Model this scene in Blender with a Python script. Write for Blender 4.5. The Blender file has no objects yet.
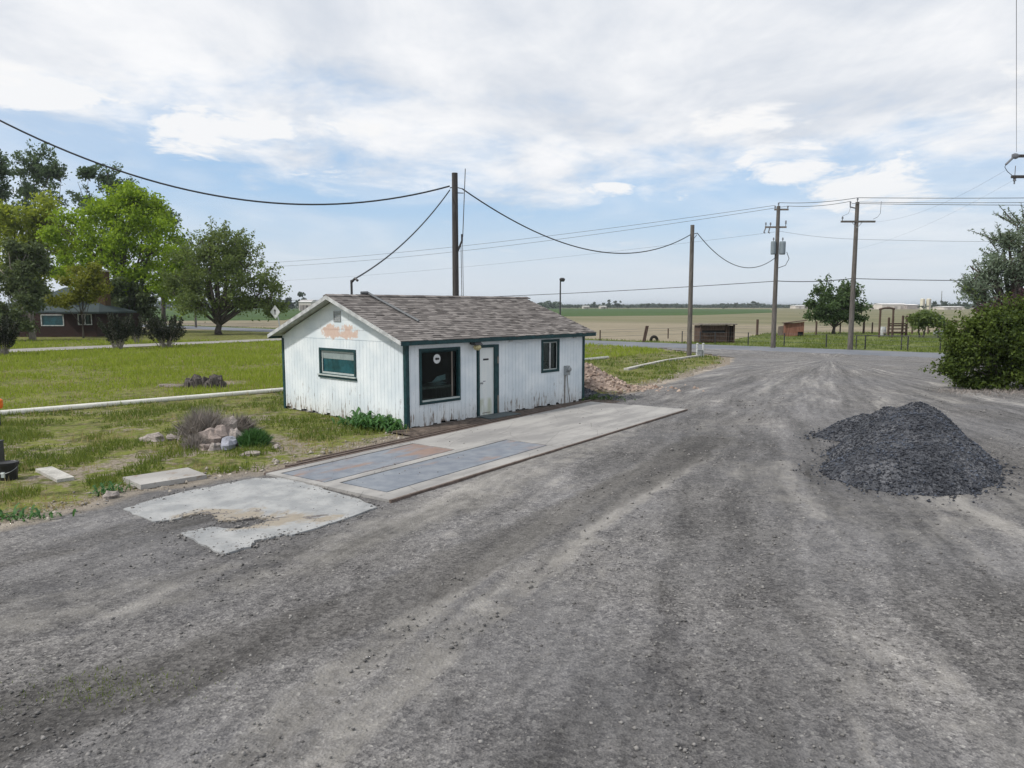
import bpy, math, random
import numpy as np
from mathutils import Matrix, Vector
random.seed(7); RNG = np.random.default_rng(7)
S = bpy.context.scene; COL = S.collection
PI = math.pi
# ---------------------------------------------------------------- camera model, pixel -> ground
FPX = 720.0; CH = 3.2; PIT = math.atan(78/FPX)
def ray(px, py):
    x = (px-512)/FPX; y = (384-py)/FPX
    return Vector((x, math.cos(PIT)+y*math.sin(PIT), -math.sin(PIT)+y*math.cos(PIT)))
def G(px, py, z=0.0):
    d = ray(px, py); t = (z-CH)/d.z
    return Vector((d.x*t, d.y*t, z))
def P(px, py, Y):
    d = ray(px, py); t = Y/d.y
    return Vector((d.x*t, Y, CH+d.z*t))
cd = bpy.data.cameras.new('camera'); cam = bpy.data.objects.new('camera', cd); COL.objects.link(cam)
cam.location = (0, 0, CH); cam.rotation_euler = (PI/2-PIT, 0, 0)
cd.sensor_width = 36; cd.lens = 36*FPX/1024; cd.clip_end = 20000; cd.clip_start = .05
S.camera = cam
# ---------------------------------------------------------------- numpy value noise
_T = RNG.random((256, 256))
def vnoise(x, y):
    xi = np.floor(x).astype(int); yi = np.floor(y).astype(int); fx = x-xi; fy = y-yi
    fx = fx*fx*(3-2*fx); fy = fy*fy*(3-2*fy)
    a = _T[xi & 255, yi & 255]; b = _T[(xi+1) & 255, yi & 255]; c = _T[xi & 255, (yi+1) & 255]; d = _T[(xi+1) & 255, (yi+1) & 255]
    return a*(1-fx)*(1-fy)+b*fx*(1-fy)+c*(1-fx)*fy+d*fx*fy
def fbm(x, y, o=4):
    s = 0; a = .5; n = 0
    for k in range(o):
        s = s+a*vnoise(x*2**k+17.3*k, y*2**k+5.1*k); n += a; a *= .5
    return s/n
def sstep(a, b, x):
    t = np.clip((x-a)/(b-a), 0, 1); return t*t*(3-2*t)
def inpoly(x, y, poly):
    r = np.zeros(x.shape, bool); n = len(poly)
    for i in range(n):
        x0, y0 = poly[i][0], poly[i][1]; x1, y1 = poly[(i+1) % n][0], poly[(i+1) % n][1]
        if y0 == y1: continue
        c = ((y0 > y) != (y1 > y)) & (x < (x1-x0)*(y-y0)/(y1-y0)+x0); r ^= c
    return r
def dline(x, y, pts):
    best = np.full(x.shape, 1e9)
    for a, b in zip(pts[:-1], pts[1:]):
        dx, dy = b[0]-a[0], b[1]-a[1]; L = dx*dx+dy*dy
        t = np.clip(((x-a[0])*dx+(y-a[1])*dy)/L, 0, 1)
        best = np.minimum(best, np.hypot(x-a[0]-t*dx, y-a[1]-t*dy))
    return best
# ---------------------------------------------------------------- materials
class NT:
    def __init__(s, tree): s.t = tree; s.n = tree.nodes; s.l = tree.links
    def node(s, typ, **kw):
        n = s.n.new(typ)
        for k, v in kw.items(): setattr(n, k, v)
        return n
    def put(s, sock, v):
        if hasattr(v, 'is_output'): s.l.new(v, sock)
        elif isinstance(v, (tuple, list)) and len(v) == 3 and sock.type == 'RGBA': sock.default_value = (*v, 1)
        else: sock.default_value = v
    def math(s, op, a, b=0.0, c=None, clamp=False):
        n = s.node('ShaderNodeMath', operation=op, use_clamp=clamp); s.put(n.inputs[0], a); s.put(n.inputs[1], b)
        if c is not None: s.put(n.inputs[2], c)
        return n.outputs[0]
    def vmath(s, op, a, b):
        n = s.node('ShaderNodeVectorMath', operation=op); s.put(n.inputs[0], a); s.put(n.inputs[1], b); return n.outputs[0]
    def noise(s, co, scale, detail=4, rough=.55, dist=0):
        n = s.node('ShaderNodeTexNoise'); s.put(n.inputs['Vector'], co); n.inputs['Scale'].default_value = scale
        n.inputs['Detail'].default_value = detail; n.inputs['Roughness'].default_value = rough; n.inputs['Distortion'].default_value = dist
        return n.outputs['Fac']
    def voro(s, co, scale, feature='F1', out='Distance', rnd=1.0):
        n = s.node('ShaderNodeTexVoronoi', feature=feature); s.put(n.inputs['Vector'], co); n.inputs['Scale'].default_value = scale
        n.inputs['Randomness'].default_value = rnd
        return n.outputs[out]
    def map(s, v, a, b, c=0.0, d=1.0, smooth=True):
        n = s.node('ShaderNodeMapRange', interpolation_type='SMOOTHSTEP' if smooth else 'LINEAR')
        s.put(n.inputs[0], v)
        for i, q in enumerate((a, b, c, d)): s.put(n.inputs[i+1], q)
        return n.outputs[0]
    def mix(s, f, a, b, mode='MIX'):
        n = s.node('ShaderNodeMix', data_type='RGBA', blend_type=mode); s.put(n.inputs[0], f); s.put(n.inputs[6], a); s.put(n.inputs[7], b)
        return n.outputs[2]
    def obj(s): return s.node('ShaderNodeTexCoord').outputs['Object']
    def pos(s): return s.node('ShaderNodeNewGeometry').outputs['Position']
    def rnd(s): return s.node('ShaderNodeNewGeometry').outputs['Random Per Island']
    def attr(s, name): return s.node('ShaderNodeAttribute', attribute_name=name).outputs['Fac']
    def sep(s, v):
        n = s.node('ShaderNodeSeparateXYZ'); s.put(n.inputs[0], v); return n.outputs
    def comb(s, x, y, z):
        n = s.node('ShaderNodeCombineXYZ'); s.put(n.inputs[0], x); s.put(n.inputs[1], y); s.put(n.inputs[2], z); return n.outputs[0]
    def scale(s, v, xyz): return s.vmath('MULTIPLY', v, xyz)
    def bump(s, h, strength=.5, dist=.02):
        n = s.node('ShaderNodeBump'); s.put(n.inputs['Height'], h); n.inputs['Strength'].default_value = strength; n.inputs['Distance'].default_value = dist
        return n.outputs[0]
def mat(name, fn, rough=.8, spec=.3, metal=0.0):
    m = bpy.data.materials.new(name); m.use_nodes = True; m.node_tree.nodes.clear(); k = NT(m.node_tree)
    b = k.node('ShaderNodeBsdfPrincipled'); o = k.node('ShaderNodeOutputMaterial'); k.l.new(b.outputs[0], o.inputs[0])
    b.inputs['Roughness'].default_value = rough; b.inputs['Specular IOR Level'].default_value = spec; b.inputs['Metallic'].default_value = metal
    r = fn(k)
    if isinstance(r, tuple) and len(r) == 2: k.put(b.inputs['Base Color'], r[0]); k.put(b.inputs['Normal'], r[1])
    else: k.put(b.inputs['Base Color'], r)
    return m
def simple(name, c, var=.25, scale=6, rough=.75, spec=.3, metal=0.0, bump=.15):
    def fn(k):
        co = k.obj(); n = k.noise(co, scale, 6); n2 = k.noise(co, scale*7, 3)
        f = k.math('MULTIPLY_ADD', n2, .4, k.math('MULTIPLY', n, .6))
        lo = tuple(q*(1-var) for q in c); hi = tuple(min(.95, q*(1+var)) for q in c)
        return k.mix(k.map(f, .3, .7), lo, hi), k.bump(f, bump, .01)
    return mat(name, fn, rough, spec, metal)
def leafmat(name, c1, c2, trans=.35, rough=.6):
    m = bpy.data.materials.new(name); m.use_nodes = True; m.node_tree.nodes.clear(); k = NT(m.node_tree)
    r = k.rnd(); co = k.obj(); n = k.noise(co, .55, 3)
    f = k.math('ADD', k.math('MULTIPLY', r, .6), k.map(n, .3, .7, 0, .4)); col = k.mix(f, c1, c2)
    d = k.node('ShaderNodeBsdfPrincipled'); k.put(d.inputs['Base Color'], col); d.inputs['Roughness'].default_value = rough; d.inputs['Specular IOR Level'].default_value = .25
    t = k.node('ShaderNodeBsdfTranslucent'); k.put(t.inputs[0], k.mix(.5, col, (c2[0]*1.3, c2[1]*1.25, c2[2]*.8)))
    x = k.node('ShaderNodeMixShader'); x.inputs[0].default_value = trans; k.l.new(d.outputs[0], x.inputs[1]); k.l.new(t.outputs[0], x.inputs[2])
    o = k.node('ShaderNodeOutputMaterial'); k.l.new(x.outputs[0], o.inputs[0])
    return m
def glassmat(name, tint=(.6, .7, .7), refl=.12):
    m = bpy.data.materials.new(name); m.use_nodes = True; m.node_tree.nodes.clear(); k = NT(m.node_tree)
    t = k.node('ShaderNodeBsdfTransparent'); t.inputs[0].default_value = (*tint, 1)
    g = k.node('ShaderNodeBsdfGlossy'); g.inputs['Roughness'].default_value = .04
    fr = k.node('ShaderNodeFresnel'); fr.inputs[0].default_value = 1.3
    dirt = k.noise(k.obj(), 3, 5)
    f = k.math('ADD', k.math('MULTIPLY', fr.outputs[0], .8), k.math('MULTIPLY', dirt, refl*.06), clamp=True)
    x = k.node('ShaderNodeMixShader'); k.l.new(f, x.inputs[0]); k.l.new(t.outputs[0], x.inputs[1]); k.l.new(g.outputs[0], x.inputs[2])
    o = k.node('ShaderNodeOutputMaterial'); k.l.new(x.outputs[0], o.inputs[0]); return m
# ---------------------------------------------------------------- mesh builder
class MB:
    def __init__(s, M=None): s.v = []; s.f = []; s.M = M
    def add(s, vs, fs, M=None):
        o = len(s.v)
        for p in vs:
            p = Vector(p)
            if M is not None: p = M @ p
            if s.M is not None: p = s.M @ p
            s.v.append(tuple(p))
        s.f += [tuple(i+o for i in q) for q in fs]; return s
    def box(s, lo, hi, M=None):
        x0, y0, z0 = lo; x1, y1, z1 = hi
        return s.add([(x0,y0,z0),(x1,y0,z0),(x1,y1,z0),(x0,y1,z0),(x0,y0,z1),(x1,y0,z1),(x1,y1,z1),(x0,y1,z1)],
                     [(0,3,2,1),(4,5,6,7),(0,1,5,4),(1,2,6,5),(2,3,7,6),(3,0,4,7)], M)
    def prism(s, poly, d, M=None):            # poly 3D points, extruded by vector d
        n = len(poly); d = Vector(d); a = [Vector(p) for p in poly]; b = [p+d for p in a]
        return s.add(a+b, [tuple(range(n-1, -1, -1)), tuple(range(n, 2*n))]+[(i, (i+1) % n, n+(i+1) % n, n+i) for i in range(n)], M)
    def tube(s, pts, r, sides=6, cap=True):
        pts = [Vector(p) for p in pts]; n = len(pts)
        rs = r if isinstance(r, (list, tuple)) else [r]*n
        vs = []; up = None
        for i, p in enumerate(pts):
            t = (pts[min(i+1, n-1)]-pts[max(i-1, 0)]).normalized()
            if up is None: up = Vector((0, 0, 1)) if abs(t.z) < .9 else Vector((1, 0, 0))
            a = t.cross(up).normalized(); b = a.cross(t).normalized(); up = b
            for k in range(sides):
                q = 2*PI*k/sides; vs.append(p+(a*math.cos(q)+b*math.sin(q))*rs[i])
        fs = [(i*sides+k, i*sides+(k+1) % sides, (i+1)*sides+(k+1) % sides, (i+1)*sides+k) for i in range(n-1) for k in range(sides)]
        if cap: fs += [tuple(range(sides-1, -1, -1)), tuple(range((n-1)*sides, n*sides))]
        return s.add(vs, fs)
    def lathe(s, prof, sides=16, M=None):     # prof [(r,z)]
        vs = [(r*math.cos(2*PI*k/sides), r*math.sin(2*PI*k/sides), z) for r, z in prof for k in range(sides)]
        n = len(prof)
        fs = [(i*sides+k, i*sides+(k+1) % sides, (i+1)*sides+(k+1) % sides, (i+1)*sides+k) for i in range(n-1) for k in range(sides)]
        fs += [tuple(range(sides-1, -1, -1)), tuple(range((n-1)*sides, n*sides))]
        return s.add(vs, fs, M)
    def blob(s, c, r, seed=0, rough=.25, seg=12, ring=8, flat=False):   # irregular boulder / lump
        R = random.Random(seed); ph = [R.random()*6.28 for _ in range(8)]
        vs = []; c = Vector(c); rx, ry, rz = r
        for i in range(ring+1):
            th = PI*i/ring
            for k in range(seg):
                a = 2*PI*k/seg; x, y, z = math.sin(th)*math.cos(a), math.sin(th)*math.sin(a), math.cos(th)
                q = 1+rough*(math.sin(3*x+ph[0])*math.sin(2.7*y+ph[1])+.6*math.sin(5*z+ph[2]+2*x)+.5*math.sin(7*x+ph[3])*math.cos(6*y+ph[4]))+(R.random()-.5)*rough*.5*(0 < i < ring)
                vs.append(c+Vector((x*rx*q, y*ry*q, z*rz*q)))
        return s.add(vs, [(i*seg+k, (i+1)*seg+k, (i+1)*seg+(k+1) % seg, i*seg+(k+1) % seg) for i in range(ring) for k in range(seg)])
    def build(s, name, m, parent=None, smooth=False):
        me = bpy.data.meshes.new(name); me.from_pydata(s.v, [], s.f); me.materials.append(m)
        if smooth: me.polygons.foreach_set('use_smooth', [True]*len(me.polygons))
        me.update(); o = bpy.data.objects.new(name, me); COL.objects.link(o)
        if parent: o.parent = parent
        return o
def npmesh(name, verts, faces, m, parent=None, smooth=False, attrs=None):   # faces (n,k) same k
    verts = np.asarray(verts, np.float32); faces = np.asarray(faces, np.int32); nf, k = faces.shape
    me = bpy.data.meshes.new(name); me.vertices.add(len(verts)); me.vertices.foreach_set('co', verts.ravel())
    me.loops.add(nf*k); me.loops.foreach_set('vertex_index', faces.ravel())
    me.polygons.add(nf); me.polygons.foreach_set('loop_start', np.arange(0, nf*k, k, dtype=np.int32)); me.polygons.foreach_set('loop_total', np.full(nf, k, np.int32))
    if smooth: me.polygons.foreach_set('use_smooth', np.ones(nf, bool))
    me.update(calc_edges=True)
    for a, v in (attrs or {}).items():
        at = me.attributes.new(a, 'FLOAT', 'POINT'); at.data.foreach_set('value', np.asarray(v, np.float32))
    me.materials.append(m); o = bpy.data.objects.new(name, me); COL.objects.link(o)
    if parent: o.parent = parent
    return o
def thing(name, label, cat, loc, rz=0, group=None):
    o = bpy.data.objects.new(name, None); COL.objects.link(o); o.location = loc; o.rotation_euler = (0, 0, rz); o.empty_display_size = .2
    return tag(o, label, cat, group)
def tag(o, label, cat, group=None, kind=None):
    o['label'] = label; o['category'] = cat
    if group: o['group'] = group
    if kind: o['kind'] = kind
    return o
def struct(o): o['kind'] = 'structure'; return o
def stuff(o, label, cat): return tag(o, label, cat, None, 'stuff')
def dup(root, loc, rz=0, label=None, sc=1.0):
    r = root.copy(); COL.objects.link(r); r.location = loc; r.rotation_euler = (0, 0, rz); r.scale = (sc,)*3 if not isinstance(sc, tuple) else sc
    if label: r['label'] = label
    for ch in list(root.children):
        c = ch.copy(); COL.objects.link(c); c.parent = r
        for g in list(ch.children):
            d = g.copy(); COL.objects.link(d); d.parent = c
    return r
# ================================================================= palette
def m_paint(k, patch=False):
    co = k.obj(); x, y, z = k.sep(co)
    st = k.scale(co, (9, 9, 1.15)); n = k.noise(st, 1.6, 7, .7); fine = k.noise(k.scale(co, (30, 30, 8)), 1, 4)
    low = k.map(z, 0.0, 1.3, .105, 0)
    base = k.math('MULTIPLY', k.map(z, 0, .28, .17, 0), k.map(k.noise(co, 1.1, 5), .45, .66))
    f = k.math('ADD', k.math('ADD', n, low), k.math('ADD', base, k.math('MULTIPLY', fine, .16)))
    wear = k.map(f, .712, .785)
    tint = k.mix(k.map(k.noise(co, 1.3, 4), .3, .7), (.62, .69, .74), (.77, .82, .85))
    grime = k.mix(k.map(z, .0, .7, .3, 0), tint, (.45, .41, .35))
    col = k.mix(wear, grime, k.mix(k.noise(st, 4, 3), (.12, .10, .09), (.34, .29, .25)))
    if patch:
        px = k.map(k.math('ABSOLUTE', k.math('SUBTRACT', y, 2.9)), .72, 1.12, 1, 0); pz = k.map(k.math('ABSOLUTE', k.math('SUBTRACT', z, 2.48)), .08, .36, 1, 0)
        pn = k.noise(co, 2.6, 8, .72); pf = k.map(k.math('ADD', k.math('MULTIPLY', pn, 1.5), k.math('MULTIPLY', k.math('MULTIPLY', px, pz), .42)), 1.02, 1.14)
        pz2 = k.map(k.math('ABSOLUTE', k.math('SUBTRACT', z, 2.42)), .04, .15, 1, 0); pf = k.math('MAXIMUM', pf, k.map(k.math('ADD', k.math('MULTIPLY', k.noise(co, 4.5, 8, .72), 1.5), k.math('MULTIPLY', k.math('MULTIPLY', px, pz2), .48)), 1.04, 1.2))
        col = k.mix(pf, col, k.mix(k.noise(co, 14, 4), (.50, .35, .29), (.69, .56, .49)))
    return col, k.bump(f, .25, .006)
M = {}
M['siding'] = mat('peeling_white_paint', m_paint, .6); M['gable'] = mat('peeling_gable_paint', lambda k: m_paint(k, True), .6)
M['white'] = simple('white_trim', (.44, .455, .46), .35, 5, .55); M['teal'] = simple('dark_teal_trim', (.012, .045, .05), .45, 9, .5)
M['dark'] = simple('interior_shade', (.008, .008, .009), .4, 3); M['glass'] = glassmat('window_glass'); M['tealpane'] = simple('teal_glazing', (.012, .065, .085), .5, 1.2, .12, .6, bump=0)  # M['dark']: near-black colour stands in for shade in rooms, openings and gaps
M['blind'] = simple('pale_blind', (.42, .47, .46), .15, 8)
M['door'] = mat('aged_door', lambda k: k.mix(k.map(k.noise(k.scale(k.obj(), (3, 3, .8)), 2, 5), .35, .7), (.72, .75, .74), k.mix(k.map(k.sep(k.obj())[2], .5, .62), (.50, .53, .43), (.66, .71, .71))), .5)
M['black'] = simple('black_plastic', (.012, .012, .013), .4, 9, .45, .4); M['rubber'] = simple('old_rubber', (.02, .018, .017), .4, 9, .8)
M['metal'] = simple('galvanised_metal', (.33, .35, .36), .25, 12, .45, .5, .5); M['darkmetal'] = simple('dark_metal', (.035, .035, .038), .4, 12, .5, .5)
M['lampglass'] = simple('aged_lamp_lens', (.45, .40, .22), .3, 20, .3)
def m_wood(c1, c2):
    def fn(k):
        co = k.obj(); n = k.noise(k.scale(co, (14, 14, .8)), 2, 6, .65)
        return k.mix(k.map(n, .3, .7), c1, c2), k.bump(n, .5, .01)
    return fn
M['pole'] = mat('weathered_pole_wood', m_wood((.055, .05, .046), (.17, .155, .14)), .85); M['darkpole'] = mat('tarred_pole_wood', m_wood((.03, .028, .028), (.085, .078, .075)), .85)
M['oldwood'] = mat('old_dark_timber', m_wood((.035, .022, .017), (.12, .08, .062)), .9); M['redwood'] = mat('red_brown_boards', m_wood((.12, .05, .033), (.26, .13, .09)), .85)
M['greywood'] = mat('grey_boards', m_wood((.10, .085, .075), (.26, .23, .20)), .9)
M['wire'] = simple('dark_wire', (.03, .033, .04), .2, 9, .5)
M['wiregrey'] = simple('grey_wire', (.10, .11, .12), .2, 9, .5)
M['shingle'] = mat('weathered_shingle', lambda k: (k.mix(k.map(k.math('MULTIPLY_ADD', k.rnd(), .7, k.math('MULTIPLY', k.noise(k.obj(), 8, 5), .3)), .1, .9, smooth=False), (.084, .075, .071), (.255, .234, .222)), k.bump(k.noise(k.scale(k.obj(), (30, 6, 6)), 2, 4), .4, .01)), .9)
M['concrete'] = mat('weathered_concrete', lambda k: (k.mix(k.map(k.noise(k.obj(), 5, 6), .55, .75), k.mix(k.map(k.noise(k.obj(), .7, 5), .3, .7), (.27, .26, .25), (.42, .41, .39)), (.22, .17, .13)), k.bump(k.noise(k.obj(), 40, 4), .3, .006)), .85)
def m_slab(k):      # broken concrete pad with dusty stains
    co = k.obj(); n = k.noise(co, .9, 6, .6); s1 = k.map(n, .50, .62)
    base = k.mix(k.map(k.noise(co, 2.2, 6), .35, .65), (.25, .26, .267), (.36, .367, .367)); nn = k.noise(co, 1.1, 9, .7, .4); x, y, z = k.sep(co)
    ctr = k.map(k.math('ADD', k.math('POWER', k.math('DIVIDE', k.math('SUBTRACT', x, .1), 1.3), 2.0), k.math('POWER', k.math('DIVIDE', k.math('SUBTRACT', y, -.1), .6), 2.0)), 0, 1.4, .22, -.04)
    c = k.mix(k.map(k.math('ADD', nn, ctr), .57, .68), base, k.mix(k.noise(co, 9, 4), (.22, .19, .155), (.35, .315, .255)))
    c = k.mix(k.map(k.math('ADD', k.noise(k.scale(co, (.8, 1.5, 1)), 1.7, 10, .72, .5), k.math('MULTIPLY', ctr, .6)), .665, .685), c, (.13, .12, .118))
    c = k.mix(k.map(k.noise(co, 14, 6, .7), .5, .75, 0, .65), c, (.19, .175, .165))
    return c, k.bump(k.noise(co, 30, 4), .3, .006)
M['slab'] = mat('broken_pad_concrete', m_slab, .85)
def m_deck(k):      # scale deck concrete
    co = k.obj(); n = k.noise(k.scale(co, (.35, 1.2, 1)), 1.3, 6, .6)
    c = k.mix(k.map(n, .35, .65), (.235, .23, .225), (.36, .35, .335)); st = k.map(k.noise(co, 3.3, 7, .7), .6, .72)
    c = k.mix(st, c, (.15, .14, .14)); c = k.mix(k.map(k.voro(co, .9, 'DISTANCE_TO_EDGE'), 0, .008, .5, 0), c, (.08, .07, .07))
    return c, k.bump(k.noise(co, 45, 3), .25, .005)
M['deck'] = mat('scale_deck_concrete', m_deck, .8)
def m_plate(k, rb=0.0):
    co = k.obj(); n = k.noise(k.scale(co, (.6, 2.2, 1)), 1.1, 6, .62); r = k.map(k.math('ADD', n, k.map(k.sep(co)[0], 1.6, 4.2, -.06+rb, .06+rb)), .50, .68)
    c = k.mix(k.map(k.noise(co, 4, 5), .3, .7), (.15, .17, .205), (.215, .235, .265))
    return k.mix(r, c, k.mix(k.noise(co, 5, 5), (.19, .125, .10), (.30, .22, .185))), k.bump(k.noise(co, 60, 2), .15, .004)
M['plate'] = mat('worn_steel_plate', lambda k: m_plate(k, -.04), .5, .4); M['rustplate'] = mat('rusty_steel_plate', lambda k: m_plate(k, .07), .6, .35)
M['curb'] = simple('pale_curb', (.40, .39, .36), .3, 4)
M['pipe'] = simple('white_pipe', (.66, .65, .60), .14, 2, .5)
M['dirt'] = mat('tan_rubble', lambda k: (k.mix(k.voro(k.obj(), 7, out='Color'), (.15, .11, .09), (.40, .32, .27)), k.bump(k.noise(k.obj(), 12, 6, .7), 1, .05)), .95)
M['rock'] = simple('pale_rock', (.30, .265, .245), .4, 5, .9, bump=.6); M['pinkrock'] = simple('pink_rock', (.27, .225, .205), .35, 6, .9, bump=.6); M['greyrock'] = simple('blue_grey_rock', (.24, .25, .29), .4, 6, .9, bump=.6)
M['stump'] = mat('rotten_stump', m_wood((.03, .027, .026), (.15, .13, .12)), .95)
M['bark'] = mat('grey_bark', m_wood((.035, .03, .026), (.12, .105, .09)), .95); M['palebark'] = mat('pale_bark', m_wood((.16, .14, .13), (.34, .31, .28)), .9)
M['brick'] = mat('dark_brick', lambda k: (lambda b: (k.put(b.inputs['Vector'], k.comb(k.math('ADD', k.sep(k.obj())[0], k.sep(k.obj())[1]), k.sep(k.obj())[2], 0.0)), b.outputs[0])[1])(k.node('ShaderNodeTexBrick')), .9)
for n in M['brick'].node_tree.nodes:
    if n.type == 'TEX_BRICK':
        n.inputs['Color1'].default_value = (.036, .014, .012, 1); n.inputs['Color2'].default_value = (.022, .011, .009, 1); n.inputs['Mortar'].default_value = (.05, .038, .033, 1)
        n.inputs['Scale'].default_value = 1; n.inputs['Brick Width'].default_value = .24; n.inputs['Row Height'].default_value = .08; n.inputs['Mortar Size'].default_value = .008
M['chimbrick'] = simple('orange_brick', (.075, .045, .022), .35, 9)
M['houseroof'] = simple('green_grey_roof', (.035, .052, .055), .3, 7)
M['signwhite'] = simple('sign_white', (.62, .64, .65), .1, 6, .4); M['orange'] = simple('orange_paint', (.75, .16, .02), .15, 9, .5)
M['silo'] = simple('pale_silo', (.60, .57, .46), .12, .3); M['barn'] = simple('pale_sheet_metal', (.60, .55, .50), .15, .1); M['barnroof'] = simple('pale_sheet_roof', (.62, .61, .60), .1, .1); M['barngrey'] = simple('grey_brown_sheet', (.34, .30, .28), .2, .2)
L = {}
L['bright'] = leafmat('bright_green_leaf', (.14, .24, .015), (.29, .41, .035), .48)
L['yellow'] = leafmat('yellow_green_leaf', (.15, .21, .03), (.30, .35, .045), .48)
L['deep'] = leafmat('deep_green_leaf', (.035, .065, .027), (.10, .16, .055), .35)
L['poplar'] = leafmat('grey_green_leaf', (.045, .08, .045), (.12, .18, .09), .4)
L['dark'] = leafmat('dark_juniper', (.045, .068, .032), (.135, .175, .075), .32)
L['olive'] = leafmat('olive_green_leaf', (.065, .105, .03), (.19, .25, .08), .42)
L['willow'] = leafmat('willow_leaf', (.11, .15, .105), (.23, .29, .21), .4)
L['bush'] = leafmat('bush_leaf', (.018, .038, .009), (.125, .175, .028), .3)
L['purple'] = leafmat('purple_leaf', (.03, .016, .02), (.085, .045, .05), .25)
L['shrub'] = leafmat('dark_shrub_leaf', (.012, .018, .012), (.045, .055, .03), .2)
L['weed'] = leafmat('weed_leaf', (.035, .10, .03), (.09, .20, .06), .3)
L['amber'] = leafmat('amber_leaf', (.12, .145, .018), (.24, .26, .035), .4)
L['dry'] = leafmat('dry_twig', (.16, .14, .13), (.36, .325, .305), .1)
L['far'] = leafmat('far_tree_leaf', (.03, .05, .03), (.06, .09, .05), .2)
L['grass'] = leafmat('grass_blade', (.16, .225, .022), (.30, .36, .055), .4)
L['weedgrass'] = leafmat('short_weed_blade', (.05, .10, .02), (.19, .23, .045), .35)
L['straw'] = leafmat('dry_grass_blade', (.24, .20, .09), (.40, .34, .17), .3)
# ================================================================= world and sun
SUN_AZ = math.radians(245); SUN_EL = math.radians(48)      # azimuth clockwise from +Y (north)
W = bpy.data.worlds.new('World'); S.world = W; W.use_nodes = True; W.node_tree.nodes.clear(); k = NT(W.node_tree)
sky = k.node('ShaderNodeTexSky', sky_type='NISHITA', sun_disc=False); sky.sun_elevation = SUN_EL; sky.sun_rotation = SUN_AZ; sky.air_density = 1.0; sky.dust_density = 1.2
d = k.node('ShaderNodeTexCoord').outputs['Generated']; dx, dy, dz = k.sep(d)
h = k.math('MAXIMUM', k.math('ADD', dz, .10), .03)
pl = k.comb(k.math('DIVIDE', dx, h), k.math('DIVIDE', dy, h), 0.0)
n1 = k.noise(k.vmath('ADD', pl, (3.1, 1.7, 0)), .42, 8, .58, .35)
n2 = k.noise(k.vmath('ADD', k.scale(pl, (1, .55, 1)), (7.3, 2.2, 0)), 1.5, 9, .62, .5)
n3 = k.noise(k.vmath('ADD', pl, (1.3, 9.2, 0)), .9, 6, .5, .8)
el = k.math('MAXIMUM', dz, 0.0)
az = k.math('ARCTAN2', dx, dy)
ae = k.comb(k.math('MULTIPLY', az, 5.0), k.math('MULTIPLY', dz, 15.0), 0.0)
n4 = k.noise(k.vmath('ADD', ae, (2.3, 8.1, 0)), 1.6, 9, .62, .35); n5 = k.noise(k.vmath('ADD', k.scale(pl, (1, .7, 1)), (11.3, 4.2, 0)), 2.3, 9, .6, .3)
deck = k.map(k.math('ADD', el, k.math('ADD', k.math('MULTIPLY', k.math('SUBTRACT', n1, .5), .42), k.math('MULTIPLY', k.math('SUBTRACT', n5, .5), .20))), .125, .245)
cirr = k.math('ADD', k.math('MULTIPLY', k.map(n3, .35, .75), .36), k.math('MULTIPLY', k.math('ADD', k.map(az, .24, .52), k.map(az, -.36, -.6)), .38))
def band(a0, e0, wa, we, amp):     # a cloud bank at a bearing and a height
    u = k.math('DIVIDE', k.math('SUBTRACT', az, math.radians(a0)), math.radians(wa)); v = k.math('DIVIDE', k.math('SUBTRACT', el, math.sin(math.radians(e0))), math.radians(we))
    r = k.math('ADD', k.math('MULTIPLY', u, u), k.math('MULTIPLY', v, v)); return k.math('MULTIPLY', k.map(r, 0, 1, 1, 0), amp)
bank = None
for q in ((-20.5, 12.2, 9, 3.0, .36), (-34, 14.0, 11, 2.6, .34), (-13, 13.2, 5, 1.7, .28), (-15, 9.8, 6, 1.6, .22), (7.2, 8.8, 4, 1.0, .32), (12.5, 8.2, 3, .8, .32), (20, 10.2, 6, 2.6, .36), (27, 8, 12, 3.6, .26), (18, 13, 6, 2.5, .24), (34, 13, 12, 4, .2)):
    b_ = band(*q); bank = b_ if bank is None else k.math('MAXIMUM', bank, b_)
bankf = k.map(k.math('ADD', n4, bank), .66, .84)
cover = k.math('MAXIMUM', deck, k.math('MAXIMUM', cirr, k.math('MULTIPLY', bankf, .95)), clamp=True)
shade = k.math('ADD', k.math('MULTIPLY', n3, .35), k.math('ADD', k.math('MULTIPLY', n2, .35), k.math('MULTIPLY', n5, .3)))
ccol = k.mix(k.map(shade, .36, .63), (6.4, 6.9, 7.7), (9.6, 9.65, 9.8))
skyc = k.mix(.6, k.scale(sky.outputs[0], (1.3, 1.3, 1.25)), (3.9, 6.3, 9.6))
c1 = k.mix(cover, skyc, k.mix(bankf, ccol, (9.4, 9.4, 9.45)))
haze = k.map(el, 0.0, .17, .95, 0.0)
c2 = k.mix(haze, c1, (7.1, 7.65, 8.25))
bg = k.node('ShaderNodeBackground'); k.put(bg.inputs[0], c2); bg.inputs[1].default_value = .1
k.l.new(bg.outputs[0], k.node('ShaderNodeOutputWorld').inputs[0])
W.cycles.sampling_method = 'MANUAL'; W.cycles.sample_map_resolution = 512
sl = bpy.data.lights.new('sun', 'SUN'); sl.energy = 3.0; sl.angle = math.radians(4); sl.color = (1, .95, .88)
so = bpy.data.objects.new('sun', sl); COL.objects.link(so)
sd = Vector((math.sin(SUN_AZ)*math.cos(SUN_EL), math.cos(SUN_AZ)*math.cos(SUN_EL), math.sin(SUN_EL)))
so.rotation_euler = sd.to_track_quat('Z', 'Y').to_euler(); so.location = sd*50
S.view_settings.view_transform = 'Standard'; S.view_settings.look = 'None'; S.view_settings.exposure = 0; S.view_settings.gamma = 1
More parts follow.
